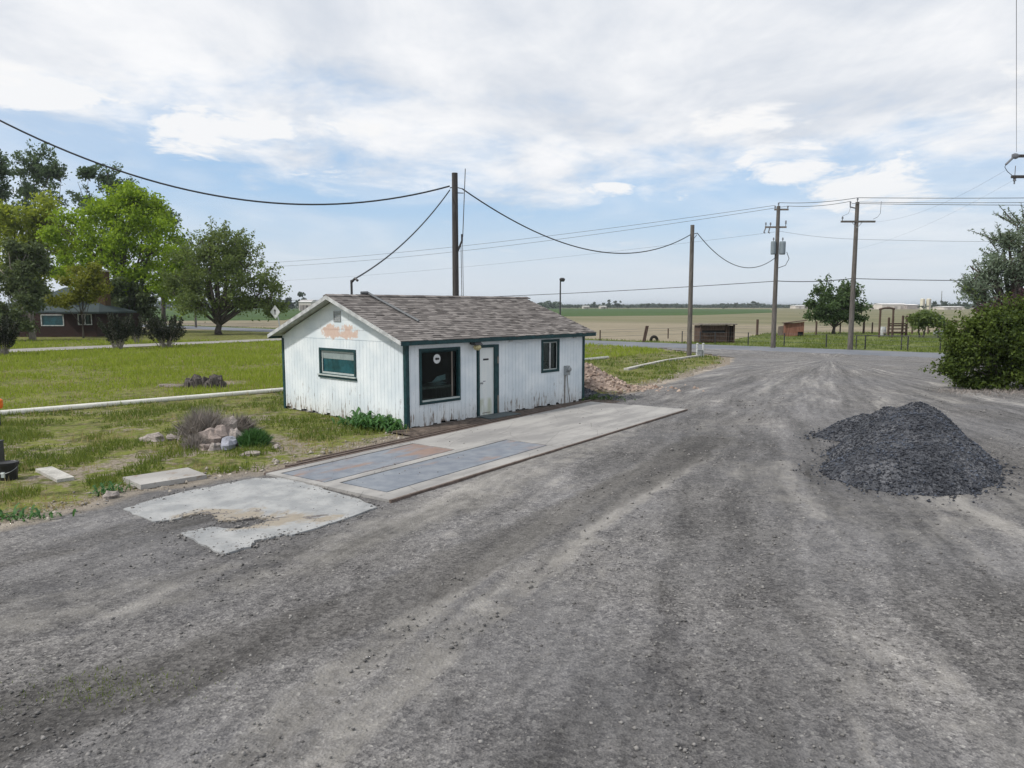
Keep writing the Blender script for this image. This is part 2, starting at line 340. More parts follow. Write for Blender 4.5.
S.cycles.max_bounces = 6; S.cycles.transparent_max_bounces = 8; S.cycles.sample_clamp_indirect = 4
# ================================================================= ground sheets
RD = Vector((21.32, -17.52, 0)).normalized(); RN = Vector((-RD.y, RD.x, 0))       # along the road, away from camera
R0 = Vector((8.09, 66.25, 0))
def roadp(s, n): return R0+RD*s+RN*n          # n=0 far edge; n<0 nearer
def m_ground(k):
    co = k.pos(); x, y, z = k.sep(co)
    u = k.math('ADD', k.math('MULTIPLY', x, RN.x), k.math('MULTIPLY', y, RN.y)); v = k.math('ADD', k.math('MULTIPLY', x, RD.x), k.math('MULTIPLY', y, RD.y))
    r0 = R0.dot(RN); st = k.comb(k.math('MULTIPLY', v, .012), k.math('MULTIPLY', u, .06), 0.0)
    n = k.noise(st, 1, 6, .6); nf = k.noise(co, .8, 6, .65)
    c = k.mix(k.map(n, .3, .7), (.205, .185, .125), (.31, .265, .20))
    ol = k.map(k.math('ADD', u, k.math('MULTIPLY', n, 50)), r0+75, r0+110); c = k.mix(ol, c, k.mix(k.map(n, .35, .65), (.135, .14, .075), (.21, .195, .12)))
    rows = k.math('SINE', k.math('MULTIPLY', u, 4.0)); c = k.mix(k.map(rows, -.2, 1, 0, .16), c, (.13, .105, .075))
    c = k.mix(k.map(nf, .35, .8, 0, .5), c, (.14, .125, .08))
    return c, k.bump(nf, .4, .1)
g = MB(); g.add([(-6000, -500, 0), (6000, -500, 0), (6000, 9000, 0), (-6000, 9000, 0)], [(0, 1, 2, 3)])
struct(g.build('ground', mat('field_soil', m_ground, .95, .1)))
def sheet(name, pts, z, m):
    b = MB(); b.add([(p[0], p[1], z) for p in pts], [tuple(range(len(pts)))]); return struct(b.build(name, m))
def m_green(k):
    co = k.pos(); n = k.noise(k.scale(co, (.01, .05, 1)), 1, 5); n2 = k.noise(co, .5, 5)
    return k.mix(n2, k.mix(k.map(n, .35, .65), (.035, .075, .022), (.07, .115, .035)), (.05, .085, .025))
sheet('crop_field', [G(-350, 321), G(120, 321), G(285, 320.3), G(300, 316.6), G(565, 316.4), G(700, 315.2), G(775, 312.6), G(770, 309.3), G(565, 308.4), G(285, 308), G(-500, 308)], .006, mat('green_crop', m_green, .95, .1))
def m_verge(k):
    co = k.pos(); n = k.noise(co, .45, 6, .65); n2 = k.noise(co, 3, 5, .7)
    c = k.mix(k.map(n, .35, .62), (.15, .17, .05), (.085, .115, .032)); return k.mix(k.map(n2, .5, .75, 0, .7), c, (.24, .21, .11)), k.bump(n2, .7, .15)
M['verge'] = mat('verge_turf', m_verge, .95, .1)
VERP = [roadp(-170, 0), roadp(-60, 0), roadp(0, 0), roadp(90, 0), G(1150, 334), G(1000, 332.6), G(900, 332.3), G(830, 332.3), G(765, 333.5), G(738, 339), G(700, 342.5), roadp(0, 2.2), roadp(-60, 2.5), roadp(-170, 3)]
sheet('verge', VERP, .01, M['verge'])
def m_road(k):
    co = k.pos(); n = k.noise(co, .35, 5); n2 = k.noise(co, 14, 4)
    return k.mix(k.map(n2, .3, .75, 0, .5), k.mix(k.map(n, .35, .65), (.13, .145, .17), (.18, .19, .215)), (.09, .095, .11)), k.bump(n2, .3, .01)
sheet('road', [roadp(-400, -7), roadp(300, -7), roadp(300, 0), roadp(-400, 0)], .03, mat('asphalt', m_road, .75, .35))
# boundary between lawn and yard (from left to the road corner)
BND = [G(-200, 575), G(-60, 543), G(0, 527), G(83, 508), G(123, 495), G(208, 480), G(292, 468), G(350, 452), G(408, 436), G(500, 424), G(582, 406), G(600, 400), G(640, 389), G(690, 375), G(715, 367), G(726, 362), G(728, 358)]
r_near = [roadp(s, -6.6) for s in (4, -10, -40, -100, -170)]
LAWN = [tuple(p) for p in BND]+[tuple(roadp(7, -6.6))]+[tuple(p) for p in r_near]+[(-150, 120, 0), (-150, 20, 0), (-30, 5, 0)]
YARD = [tuple(p) for p in BND]+[tuple(roadp(8, -6)), tuple(roadp(20, -5.2)), tuple(roadp(31, -5.6)), tuple(roadp(36, -7)), tuple(roadp(60, -8)), (80, -8, 0), (-40, -8, 0), (-40, 2, 0)]
def grid(Y0, Y1, ny, t0, t1, nx):
    Y = Y0*np.exp(np.linspace(0, math.log(Y1/Y0), ny)); t = np.linspace(t0, t1, nx); return t[None, :]*(Y[:, None]), np.repeat(Y[:, None], nx, 1)
def gridmesh(name, X, Y, Z, keep, m, attrs):
    ny, nx = X.shape; idx = np.arange(ny*nx).reshape(ny, nx)
    f = np.stack([idx[:-1, :-1], idx[:-1, 1:], idx[1:, 1:], idx[1:, :-1]], -1).reshape(-1, 4)
    f = f[keep.ravel()[f].all(1)]; used = np.unique(f); rm = np.full(ny*nx, -1); rm[used] = np.arange(len(used))
    V = np.stack([X.ravel(), Y.ravel(), Z.ravel()], 1)[used]
    return npmesh(name, V, rm[f], m, None, True, {a: v.ravel()[used] for a, v in attrs.items()})
def m_lawn(k):
    co = k.pos(); bare = k.attr('bare'); n = k.noise(co, .5, 6, .65); n2 = k.noise(co, 4, 6, .7); n3 = k.noise(co, 22, 3)
    c = k.mix(k.map(n, .35, .65), (.175, .195, .045), (.12, .15, .03)); c = k.mix(k.map(n2, .46, .66, 0, .75), c, (.25, .205, .125))
    c = k.mix(k.map(k.noise(co, 1.7, 7, .72), .53, .38, 0, .85), c, (.055, .06, .022))
    n5 = k.noise(co, 8, 7, .75); c = k.mix(k.map(n5, .47, .36, 0, .7), c, (.055, .06, .02)); c = k.mix(k.map(n5, .54, .66, 0, .65), c, (.25, .205, .11)); c = k.mix(k.map(k.noise(k.vmath('ADD', co, (7, 3, 0)), 2.6, 8, .72), .52, .64, 0, .7), c, (.15, .12, .075))
    dt = k.mix(k.map(n3, .3, .7), (.16, .135, .105), (.31, .27, .22)); f = k.map(k.math('ADD', bare, k.math('MULTIPLY', k.math('SUBTRACT', n2, .5), 1.3)), .42, .62)
    return k.mix(f, c, dt), k.bump(k.math('ADD', n2, n3), .7, .06)
pa_, pb_ = G(0, 417), G(281, 390)
def behind_(x, y): return ((x-pa_.x)*(pb_-pa_).y-(y-pa_.y)*(pb_-pa_).x) < 0
X, Y = grid(4.5, 95, 300, -1.35, .5, 330)
dB = dline(X, Y, BND); wob = (fbm(X*1.3, Y*1.3)-.5)*1.1*np.clip(Y/20, .5, 1.4)
inl = inpoly(X, Y, LAWN); sg = np.where(inl, dB, -dB)
nrm_ = fbm(X*.5+9, Y*.5, 4)
bare = np.clip(1.0-sg/1.6, 0, 1)*.75
dr = dline(X, Y, [G(60, 478), G(130, 462), G(260, 440), G(300, 452)]); bare = np.maximum(bare, (1-np.clip(dr/2.4, 0, 1))*.62)
ds = dline(X, Y, [G(195, 386), G(225, 384)]); bare = np.maximum(bare, (1-np.clip(ds/2.2, 0, 1))*.75)
dpl = dline(X, Y, [G(590, 388), G(606, 388)]); bare = np.maximum(bare, (1-np.clip(dpl/2.6, 0, 1))*.9)
bare = np.maximum(bare, np.where(behind_(X, Y), 0, .31+.5*(fbm(X*.7+4, Y*.7, 4)-.42))); Zl = .012+.05*fbm(X*.6, Y*.6)*np.clip(sg/2, 0, 1)
struct(gridmesh('lawn', X, Y, Zl, inpoly(X, Y, LAWN) | (dB < 2.2), mat('lawn_turf', m_lawn, .95, .1), {'bare': bare}))
# gravel yard
def m_yard(k):
    co = k.pos(); dust = k.attr('dust'); dark = k.attr('dark'); edge = k.attr('edge'); su = k.attr('su'); sv = k.attr('sv'); sc_ = k.comb(su, sv, 0.0)
    s1 = k.noise(sc_, 1.0, 9, .68); s2 = k.noise(k.vmath('ADD', k.scale(sc_, (3.1, 1.6, 1)), (5.5, 3.3, 0)), 1.0, 8, .7); gr = k.noise(co, 7, 7, .75)
    tone = k.math('MULTIPLY', k.attr('tone'), k.math('ADD', k.map(s1, .3, .7, .60, 1.46, False), k.math('ADD', k.map(s2, .3, .7, -.32, .34, False), k.map(gr, .3, .7, -.22, .22, False))))
    dust = k.math('ADD', dust, k.map(s1, .5, .72, 0, .75)); dark = k.math('ADD', dark, k.map(s2, .46, .3, 0, .5))
    v1 = k.voro(co, 34, out='Color'); v2 = k.voro(co, 13, out='Color'); n = k.noise(co, 2.2, 7, .7); nb = k.noise(co, 60, 3, .7); nl = k.noise(co, .25, 4)
    nm = k.noise(co, 1.1, 8, .75); v3 = k.voro(co, 85, out='Color'); g0 = k.mix(k.map(k.math('ADD', k.math('MULTIPLY', k.sep(v1)[0], .48), k.math('ADD', k.math('MULTIPLY', k.sep(v3)[0], .34), k.math('MULTIPLY', k.sep(v2)[1], .18))), .15, .85, smooth=False), (.036, .034, .034), (.25, .240, .231)); g0 = k.mix(k.map(k.sep(v1)[2], .93, 1.0, 0, .8), g0, (.34, .33, .31)); g0 = k.mix(k.map(nm, .45, .7, 0, .55), g0, (.19, .184, .178)); g0 = k.mix(k.map(nm, .5, .28, 0, .5), g0, (.045, .044, .047))
    g0 = k.mix(k.map(nb, .35, .7, .45, 0), g0, (.045, .045, .05))
    g0 = k.mix(k.map(nl, .35, .65, 0, .4), g0, (.125, .126, .134))
    tan = k.mix(n, (.175, .167, .152), (.275, .262, .24))
    f = k.map(k.math('ADD', dust, k.math('MULTIPLY', k.math('SUBTRACT', n, .5), 1.7)), .15, 1.0, 0, .66)
    c = k.mix(f, g0, k.mix(k.math('MULTIPLY', k.sep(v1)[0], .45), tan, g0))
    c = k.mix(k.map(k.math('ADD', dark, k.math('MULTIPLY', k.math('SUBTRACT', n, .5), 1.2)), .35, .9, 0, .72), c, k.mix(k.sep(v1)[0], (.045, .043, .042), (.11, .105, .10)))
    dt = k.mix(k.map(nb, .3, .7), (.15, .13, .11), (.28, .25, .21)); c = k.mix(k.map(k.math('ADD', edge, k.math('MULTIPLY', k.math('SUBTRACT', n, .5), 1.0)), .4, .8), c, dt)
    c = k.mix(1.0, c, k.comb(tone, tone, tone), 'MULTIPLY')
    hgt = k.math('ADD', k.voro(co, 34), k.math('MULTIPLY', nb, .7))
    return c, k.bump(hgt, .55, .02)
X, Y = grid(1.6, 75, 430, -1.5, 1.75, 520)
inY = inpoly(X, Y, YARD); dB = dline(X, Y, BND); dEdge = np.where(inY, dB, -dB)
wx = X+(fbm(X*.25, Y*.25)-.5)*.7+(fbm(X*1.5, Y*1.5)-.5)*.25; wy = Y+(fbm(X*.25+50, Y*.25)-.5)*.7
def track(pp, w): return 1-sstep(w*.45, w, dline(wx, wy, [G(*q) for q in pp]))
rx_, ry_ = wx-19.0, wy-43.0; rr_ = np.hypot(rx_, ry_); tht = np.arctan2(-rx_, -ry_)+.012*(rr_-30)*.35
streak = fbm(tht*30, rr_*.13, 4); fine = fbm(tht*95+7, rr_*.4, 4); big = fbm(wx*.22+3, wy*.22, 4)
T1 = [(150, 830), (235, 768), (330, 690), (430, 612), (500, 560), (600, 490), (690, 436), (760, 395), (810, 368)]
T2 = [(260, 830), (318, 768), (420, 676), (520, 590), (600, 522), (700, 450), (790, 392), (830, 366)]
T3 = [(-200, 670), (0, 615), (150, 588), (300, 560), (400, 520), (480, 490), (590, 440), (690, 405)]
D1 = [(-100, 760), (100, 690), (300, 630), (430, 585), (520, 540), (640, 478), (700, 440)]
D2 = [(-150, 590), (0, 560), (90, 540), (180, 520)]
D3 = [(180, 790), (300, 745), (390, 680), (470, 620)]
dust = np.maximum.reduce([track(T1, .34)*.62, track(T2, .34)*.55, track([(p[0]+34, p[1]+8) for p in T1], .22)*.4, track(T3, .8)*.5, track([(830, 400), (900, 398), (1010, 404)], 1.5)*.5, track([(380, 520), (440, 500), (560, 455)], .4)*.5, track([(760, 470), (800, 500), (900, 530), (1010, 500)], 1.2)*.45])
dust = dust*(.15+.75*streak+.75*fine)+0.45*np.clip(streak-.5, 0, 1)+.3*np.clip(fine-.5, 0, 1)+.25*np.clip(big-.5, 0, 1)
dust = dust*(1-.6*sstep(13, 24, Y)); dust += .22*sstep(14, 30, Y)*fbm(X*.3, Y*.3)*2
dark = np.maximum.reduce([track(D1, .75)*.85, track(D2, .6)*.6, track(D3, .4)*.45, track([(560, 520), (680, 455), (760, 415)], .7)*.4])*(.5+.9*fine)+1.3*np.clip(.47-streak, 0, 1)+.6*np.clip(.47-fine, 0, 1)
dark = dark+track([(20, 752), (110, 690), (190, 660)], .5)*.25
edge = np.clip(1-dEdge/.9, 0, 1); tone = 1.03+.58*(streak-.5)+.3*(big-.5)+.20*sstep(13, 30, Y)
Zy = .040+.020*(fbm(X*2.2, Y*2.2, 5)-.3)+.03*(streak-.5)+.02*(fine-.5)-.02*track(T1, .3)-.02*track(T2, .3)
Zy = np.where(dEdge < .5, Zy*.5+.015, Zy)
kp = inpoly(X+(fbm(X*1.5, Y*1.5)-.5)*1.0, Y+(fbm(X*1.5+30, Y*1.5)-.5)*1.0, YARD)
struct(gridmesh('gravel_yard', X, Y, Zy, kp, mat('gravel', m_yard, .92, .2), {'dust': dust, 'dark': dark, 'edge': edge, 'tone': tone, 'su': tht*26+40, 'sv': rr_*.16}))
sheet('driveway', [G(-300, 371), G(-60, 356.5), G(14, 353.2), G(278, 341.2), G(330, 339.2), G(330, 337.6), G(278, 339.2), G(14, 350), G(-60, 353.2), G(-300, 366)], .075, simple('pale_driveway', (.27, .26, .245), .2, .8))
def inside(p, poly): return inpoly(np.array([p[0]]), np.array([p[1]]), poly)[0]
# ================================================================= blades, leaves
def blades(name, base, hgt, wid, m, lean=.45):
    n = len(base); a = RNG.random(n)*2*PI; b = RNG.random(n)*2*PI; le = lean*RNG.random(n)*hgt
    dx = np.cos(a)*wid/2; dy = np.sin(a)*wid/2
    v = np.empty((n, 3, 3)); v[:, 0] = base+np.stack([-dx, -dy, np.zeros(n)-.01], 1); v[:, 1] = base+np.stack([dx, dy, np.zeros(n)-.01], 1)
    v[:, 2] = base+np.stack([np.cos(b)*le, np.sin(b)*le, hgt], 1)
    return npmesh(name, v.reshape(-1, 3), np.arange(3*n).reshape(-1, 3), m)
def leaves(pts, size, elong=1.6):
    n = len(pts); q = RNG.normal(size=(n, 3)); q /= np.linalg.norm(q, axis=1)[:, None]
    r = RNG.normal(size=(n, 3)); r -= (r*q).sum(1)[:, None]*q; r /= np.linalg.norm(r, axis=1)[:, None]
    s = size*(.6+.8*RNG.random(n))[:, None]; a = q*s*elong*.5; b = r*s*.5
    return np.stack([pts-a, pts-b*.8, pts+a, pts+b], 1).reshape(-1, 3)
def in_ell(n, c, r, shell=.0):
    d = RNG.normal(size=(n, 3)); d /= np.linalg.norm(d, axis=1)[:, None]; rad = (shell+(1-shell)*RNG.random(n)**(1/2.2))[:, None]
    return np.array(c)+d*rad*np.array(r)
def tree(name, label, cat, loc, lobes, leaf, lsize, nclump, nper, bark='bark', trunk=(.25, None), spread=.5, group=None, shell=.35, droop=0.0, twig=60, elong=1.6, stems=1, lobe_limbs=2, trunkname='trunk', clus=7, subr=.13, shoots=0, slen=.4):
    """lobes: list of (cx,cy,cz, rx,ry,rz, weight) in tree space; trunk=(radius, top z)"""
    t = thing(name, label, cat, loc, 0, group)
    tr, tz = trunk; tz = tz or min(l[2] for l in lobes)
    wb = MB(); R = random.Random(hash(label) % 9973 if False else len(label)*31+int(abs(loc[0])*10))
    tops = []
    for s in range(stems):
        a = 2*PI*s/max(1, stems)+R.random(); off = 0 if stems == 1 else tr*1.4
        pts = [Vector((math.cos(a)*off*(1+i*.5)+(R.random()-.5)*.12*i*tr*3, math.sin(a)*off*(1+i*.5)+(R.random()-.5)*.12*i*tr*3, tz*i/4-.05)) for i in range(5)]
        wb.tube(pts, [tr*(1.25-.14*i-(0 if i else -.25)) for i in range(5)], 8); tops.append(pts)
    ends = []
    for l in lobes:
        c = Vector(l[:3])
        for q in range(lobe_limbs):
            st = R.choice(tops); j = R.choice((2, 3, 4)); p0 = st[j]
            p3 = c+Vector(((R.random()-.5)*l[3]*1.1, (R.random()-.5)*l[4]*1.1, (R.random()-.2)*l[5]*.9))
            mid = p0.lerp(p3, .5)+Vector((R.uniform(-.1, .1), R.uniform(-.1, .1), .12))*(p3-p0).length
            pth = [p0, p0.lerp(mid, .55), mid, mid.lerp(p3, .5), p3]
            wb.tube(pth, [tr*.5, tr*.42, tr*.3, tr*.18, tr*.07], 6); ends += [pth[2], pth[3], p3]
    P3 = []; tw = MB()
    tot = sum(l[6] for l in lobes)
    for l in lobes:
        n = max(3, int(nclump*l[6]/tot)); ns = max(2, int(n/clus)); sub = in_ell(ns, l[:3], np.array(l[3:6])*1.04, shell)
        pick = RNG.integers(0, ns, n); cc = sub[pick]+RNG.normal(size=(n, 3))*np.array(l[3:6])*subr
        for c in cc:
            m = int(nper*(.5+RNG.random())); sp = spread*(.6+.7*RNG.random())
            pp = c+RNG.normal(size=(m, 3))*sp*np.array([1, 1, .7]); 
            if droop: pp[:, 2] -= droop*RNG.random(m)**2
            P3.append(pp)
        for c in cc[:max(2, int(twig*l[6]/tot))]:
            e = min(ends, key=lambda q: (q-Vector(c)).length); c = Vector(c)
            wb.tube([e, e.lerp(c, .5)+Vector((0, 0, .05*(c-e).length)), c], [tr*.12, tr*.08, tr*.03], 4, cap=False)
    for q in range(shoots):
        l = lobes[int(RNG.integers(0, len(lobes)))]; u = RNG.normal(size=3); u[2] = abs(u[2])*.9+.25; u /= np.linalg.norm(u); rr = np.array(l[3:6])
        a_ = np.array(l[:3])+u*rr*.75; e_ = np.array(l[:3])+u*rr*1.0+(u+RNG.normal(size=3)*.35+np.array([0, 0, .35]))*slen*(.5+RNG.random())
        wb.tube([a_, (a_+e_)/2, e_], [tr*.10, tr*.08, tr*.03], 4, cap=False); tt = RNG.random(34)[:, None]
        P3.append(a_+(e_-a_)*tt+RNG.normal(size=(34, 3))*lsize*.9)
    wb.build(trunkname, M[bark], t, True)
    V = leaves(np.concatenate(P3), lsize, elong); npmesh('crown', V, np.arange(len(V)).reshape(-1, 4), L[leaf], t)
    return t
# ================================================================= grass
def sample_region(n, fn, y0, y1, t0, t1, power=1.0):
    Yv = y0*np.exp(RNG.random(n)*math.log(y1/y0)); Xv = (t0+(t1-t0)*RNG.random(n))*Yv
    kq = fn(Xv, Yv); return Xv[kq], Yv[kq]
ANG = math.radians(48.0); A = G(407, 431); BL, BW = 7.62, 5.9
UX = Vector((math.cos(ANG), math.sin(ANG), 0)); UY = Vector((-math.sin(ANG), math.cos(ANG), 0))
def bpt(u, v, z=0): return A+UX*u+UY*v+Vector((0, 0, z))
BRECT = [tuple(bpt(-.1, -1.0)), tuple(bpt(8.2, -1.0)), tuple(bpt(8.2, 6.0)), tuple(bpt(-.1, 6.0))]
DRV = [G(-300, 371), G(-60, 357), G(14, 353.6), G(278, 341.5), G(330, 339.5), G(330, 337.4), G(278, 339), G(14, 349.6), G(-60, 353), G(-300, 366)]
PIPEL = [G(0, 417), G(281, 390)]
LID = [G(119, 482.5), G(141, 495), G(214, 483), G(188, 471)]; BCURB = [G(36, 472), G(62, 488), G(74, 484), G(48, 468)]
def lawnfn(x, y): return inpoly(x, y, LAWN) & ~inpoly(x, y, LID) & ~inpoly(x, y, BCURB) & ~inpoly(x, y, BRECT) & ~inpoly(x, y, DRV)
# behind the pipe: taller lush grass; in front: short patchy weeds
pa, pb = PIPEL; pdx, pdy = (pb-pa).x, (pb-pa).y
def behind(x, y): return ((x-pa.x)*pdy-(y-pa.y)*pdx) < 0
x, y = sample_region(230000, lambda x, y: lawnfn(x, y) & behind(x, y), 14, 66, -1.2, .45)
dn = fbm(x*.35, y*.35); kq = RNG.random(len(x)) < sstep(.25, .5, dn)*.9+.1
stp = dline(x, y, [G(195, 386), G(225, 384)]); kq &= stp > 1.0
x, y, dn = x[kq], y[kq], dn[kq]
hg = (.07+.20*dn*RNG.random(len(x)))*np.clip(y/28, .8, 1.5)
stuff(blades('lawn_grass', np.stack([x, y, np.full(len(x), .03)], 1), hg, np.clip(y*.0016, .02, .09), L['grass']), 'bright yellow green tall grass on the lawn behind the white pipe', 'grass')
x, y = sample_region(320000, lambda x, y: lawnfn(x, y) & ~behind(x, y), 9.5, 60, -1.2, .45)
dn = fbm(x*1.1, y*1.1, 5); dd = dline(x, y, BND); dr = dline(x, y, [G(60, 478), G(130, 462), G(260, 440), G(300, 452)])
kq = RNG.random(len(x)) < sstep(.40, .56, dn-.25*np.clip(1-dd/1.5, 0, 1)-.16*np.clip(1-dr/1.6, 0, 1))
kq &= dline(x, y, [G(590, 388), G(606, 388)]) > 2.0
x, y, dn = x[kq], y[kq], dn[kq]
stuff(blades('short_weeds', np.stack([x, y, np.full(len(x), .03)], 1), (.03+.17*RNG.random(len(x))*sstep(.3, .75, dn)), np.clip(y*.0016, .015, .07), L['weedgrass'], .8), 'short patchy green weeds between the white pipe and gravel yard', 'weeds')
x, y = sample_region(90000, lawnfn, 9.5, 62, -1.2, .45)
dn = fbm(x*.8+40, y*.8, 5); pd = dline(x, y, PIPEL); stp = dline(x, y, [G(180, 388), G(250, 384)])
kq = RNG.random(len(x)) < np.maximum(sstep(.52, .68, dn)*.6, np.maximum((1-np.clip(pd/2.0, 0, 1))*.5, (1-np.clip(stp/2.2, 0, 1))*.55))
x, y = x[kq], y[kq]
stuff(blades('dry_grass', np.stack([x, y, np.full(len(x), .03)], 1), .04+.16*RNG.random(len(x)), np.clip(y*.0013, .013, .06), L['straw'], .7), 'pale dry grass mixed through the lawn near pipe and stump', 'dry grass')
VER = [tuple(p) for p in VERP]
x, y = sample_region(120000, lambda x, y: inpoly(x, y, VER), 40, 120, -.6, .85)
dn = fbm(x*.35, y*.35); kq = RNG.random(len(x)) < sstep(.28, .55, dn); x, y, dn = x[kq], y[kq], dn[kq]
stuff(blades('verge_grass', np.stack([x, y, np.full(len(x), .01)], 1), .06+.3*dn*RNG.random(len(x)), np.full(len(x), .07), L['weedgrass'], .6), 'green verge grass along the far side of the road', 'grass')
# loose stones on the yard
def stones(name, base, size, m):
    n = len(base); o = np.array([(1, 0, 0), (0, 1, 0), (-1, 0, 0), (0, -1, 0), (0, 0, 1), (0, 0, -1)], float)
    sc = size[:, None, None]*(.55+.9*RNG.random((n, 6, 1))); an = RNG.random(n)*6.28; ca, sa = np.cos(an), np.sin(an)
    v = o[None]*sc; v[:, :, 2] *= .7; v = np.stack([v[:, :, 0]*ca[:, None]-v[:, :, 1]*sa[:, None], v[:, :, 0]*sa[:, None]+v[:, :, 1]*ca[:, None], v[:, :, 2]], 2)+base[:, None]
    fa = np.array([(0, 1, 4), (1, 2, 4), (2, 3, 4), (3, 0, 4), (1, 0, 5), (2, 1, 5), (3, 2, 5), (0, 3, 5)])
    return npmesh(name, v.reshape(-1, 3), (np.arange(n)[:, None, None]*6+fa[None]).reshape(-1, 3), m)
M['stone'] = mat('mixed_gravel', lambda k: k.mix(k.rnd(), (.075, .073, .073), (.27, .26, .25)), .9)
M['basalt'] = mat('dark_crushed_rock', lambda k: k.mix(k.math('MULTIPLY', k.rnd(), k.map(k.noise(k.obj(), 1.1, 7, .7), .38, .64, .12, 1.3)), (.007, .009, .016), (.085, .102, .138)), .6, .5)
M['edgestone'] = mat('pale_rubble_bits', lambda k: k.mix(k.rnd(), (.15, .135, .115), (.42, .38, .33)), .9)
M['rubble'] = mat('tan_rubble_stones', lambda k: k.mix(k.rnd(), (.16, .11, .085), (.44, .35, .29)), .9)
SLABS = [[G(291, 472), G(390, 505), G(686, 412), G(600, 403)], [G(123, 512), G(226, 558), G(377, 511), G(287, 481)]]
x, y = sample_region(26000, lambda x, y: inpoly(x, y, YARD) & ~inpoly(x, y, SLABS[0]) & ~inpoly(x, y, SLABS[1]), 4.2, 26, -.9, .9)
kq = RNG.random(len(x)) < .25+.75*sstep(.4, .6, fbm(x*1.2, y*1.2)); x, y = x[kq], y[kq]
stuff(stones('loose_gravel', np.stack([x, y, np.full(len(x), .045)], 1), .005+.013*RNG.random(len(x))**3*(1+y/12), M['stone']), 'loose grey gravel stones strewn over the yard', 'gravel')
# ================================================================= piles
def pile(name, label, cat, c, R, fn, m, mstone, nst, ssz, n=90):
    t = thing(name, label, cat, c)
    u = np.linspace(-R, R, n); X, Y = np.meshgrid(u, u); H = fn(X, Y)
    Z = H+.03*(fbm(X*5+c[0], Y*5, 4)-.5)*(H > -.02); keep = H > -.06
    idx = np.arange(n*n).reshape(n, n); f = np.stack([idx[:-1, :-1], idx[:-1, 1:], idx[1:, 1:], idx[1:, :-1]], -1).reshape(-1, 4); f = f[keep.ravel()[f].any(1)]
    npmesh('heap', np.stack([X.ravel(), Y.ravel(), np.maximum(Z, -.05).ravel()], 1), f, m, t, True)
    px = (RNG.random(nst)*2-1)*R; py = (RNG.random(nst)*2-1)*R; hh = fn(px, py); kq = (hh > -.04-.5*RNG.random(nst)**7) ; px, py, hh = px[kq], py[kq], hh[kq]
    o = stones('loose_stone', np.stack([px, py, np.maximum(hh, .02)+.01], 1), ssz*(.35+RNG.random(len(px))**3*2.0), mstone); o.parent = t; o['kind'] = 'stuff'
    return t
def lump(X, Y, cx, cy, rx, ry, h, rot=0.0, sharp=1.15):
    c, s = math.cos(rot), math.sin(rot); a = ((X-cx)*c+(Y-cy)*s)/rx; b = (-(X-cx)*s+(Y-cy)*c)/ry
    r = np.sqrt(a*a+b*b+.006); return h*(1-r**sharp)
PC = Vector((8.08, 14.4, .03))
def gpile(X, Y):
    ll = [lump(X, Y, .15, .2, 1.55, 2.5, 1.0, -.5, 1.7), lump(X, Y, -.85, -1.25, 1.35, 1.45, .66, -.5, 1.7), lump(X, Y, .05, -.85, 1.1, 1.4, .60, -.5, 1.7), lump(X, Y, 1.3, 2.0, 1.1, 1.5, .97, -.4, 1.8), lump(X, Y, .5, 2.9, 1.25, .9, .58, .25, 1.3), lump(X, Y, .8, 2.3, 1.0, 1.1, .82, 0, 1.4), lump(X, Y, 1.15, 1.0, .8, 1.3, .68, -.4, 1.7)]
    return np.maximum.reduce(ll)+.15*(fbm(X*1.7+3, Y*1.7, 4)-.56)+.05*(fbm(X*6, Y*6, 3)-.5)
pm = mat('basalt_heap', lambda k: (k.mix(k.sep(k.voro(k.obj(), 26, out='Color'))[0], (.02, .022, .028), k.mix(k.map(k.noise(k.obj(), 1.6, 5), .4, .65), (.08, .086, .10), (.16, .165, .18))), k.bump(k.voro(k.obj(), 26), .9, .04)), .85)
pile('gravel_pile', 'large dark blue grey gravel pile on the open yard', 'gravel pile', PC, 5.2, gpile, pm, M['basalt'], 70000, .015, 200)
DC = G(592, 391)
def dpile(X, Y): return np.maximum.reduce([lump(X, Y, -.9, .3, 1.8, 1.6, 1.05), lump(X, Y, .2, -.3, 1.1, 1.0, .42, -.3), lump(X, Y, 1.0, -.6, .9, .5, .12)])+.12*(fbm(X*2, Y*2, 4)-.5)
pile('dirt_pile', 'tan rubble and dirt pile behind the far corner of the white building', 'dirt pile', DC+Vector((.6, 1.2, 0)), 3.6, dpile, M['dirt'], M['rubble'], 5000, .055, 80)
# ================================================================= building
B = thing('scale_office', 'small white peeling paint office with green trim and shingle roof', 'building', A, ANG)
SL = .366; EZ = 2.33; RV = BW/2; RZ = EZ+SL*RV; TG = .15
def boards(mb, length, top, openings, tr, z0=.06):
    cuts = sorted({0, length, *[q for o in openings for q in o[:2]], *[i*TG for i in range(1, int(length/TG)+1)]})
    cuts = [c for i, c in enumerate(cuts) if i == 0 or c-cuts[i-1] > .012]
    for a, b in zip(cuts[:-1], cuts[1:]):
        mid = (a+b)/2; segs = [(z0, top)]
        for o in openings:
            if o[0] < mid < o[1]:
                ns = []
                for s0, s1 in segs:
                    if o[2] > s0+.02: ns.append((s0, min(s1, o[2])))
                    if o[3] < s1-.02: ns.append((max(s0, o[3]), s1))
                segs = ns
        for s0, s1 in segs:
            g_ = .0035 if not any(abs(a-o[0]) < .01 or abs(b-o[1]) < .01 for o in openings) else .0
            jz = random.uniform(-.02, .05)+(random.random()**10)*.13 if s0 == z0 else 0
            mb.add(*boxvf(tr(a+g_, s0+jz), tr(b-g_, s1)))
        for s0, s1 in segs: mb.add(*boxvf(tr(a, s0+.06 if s0 == z0 else s0, .014, .03), tr(b, s1, .014, .03)))
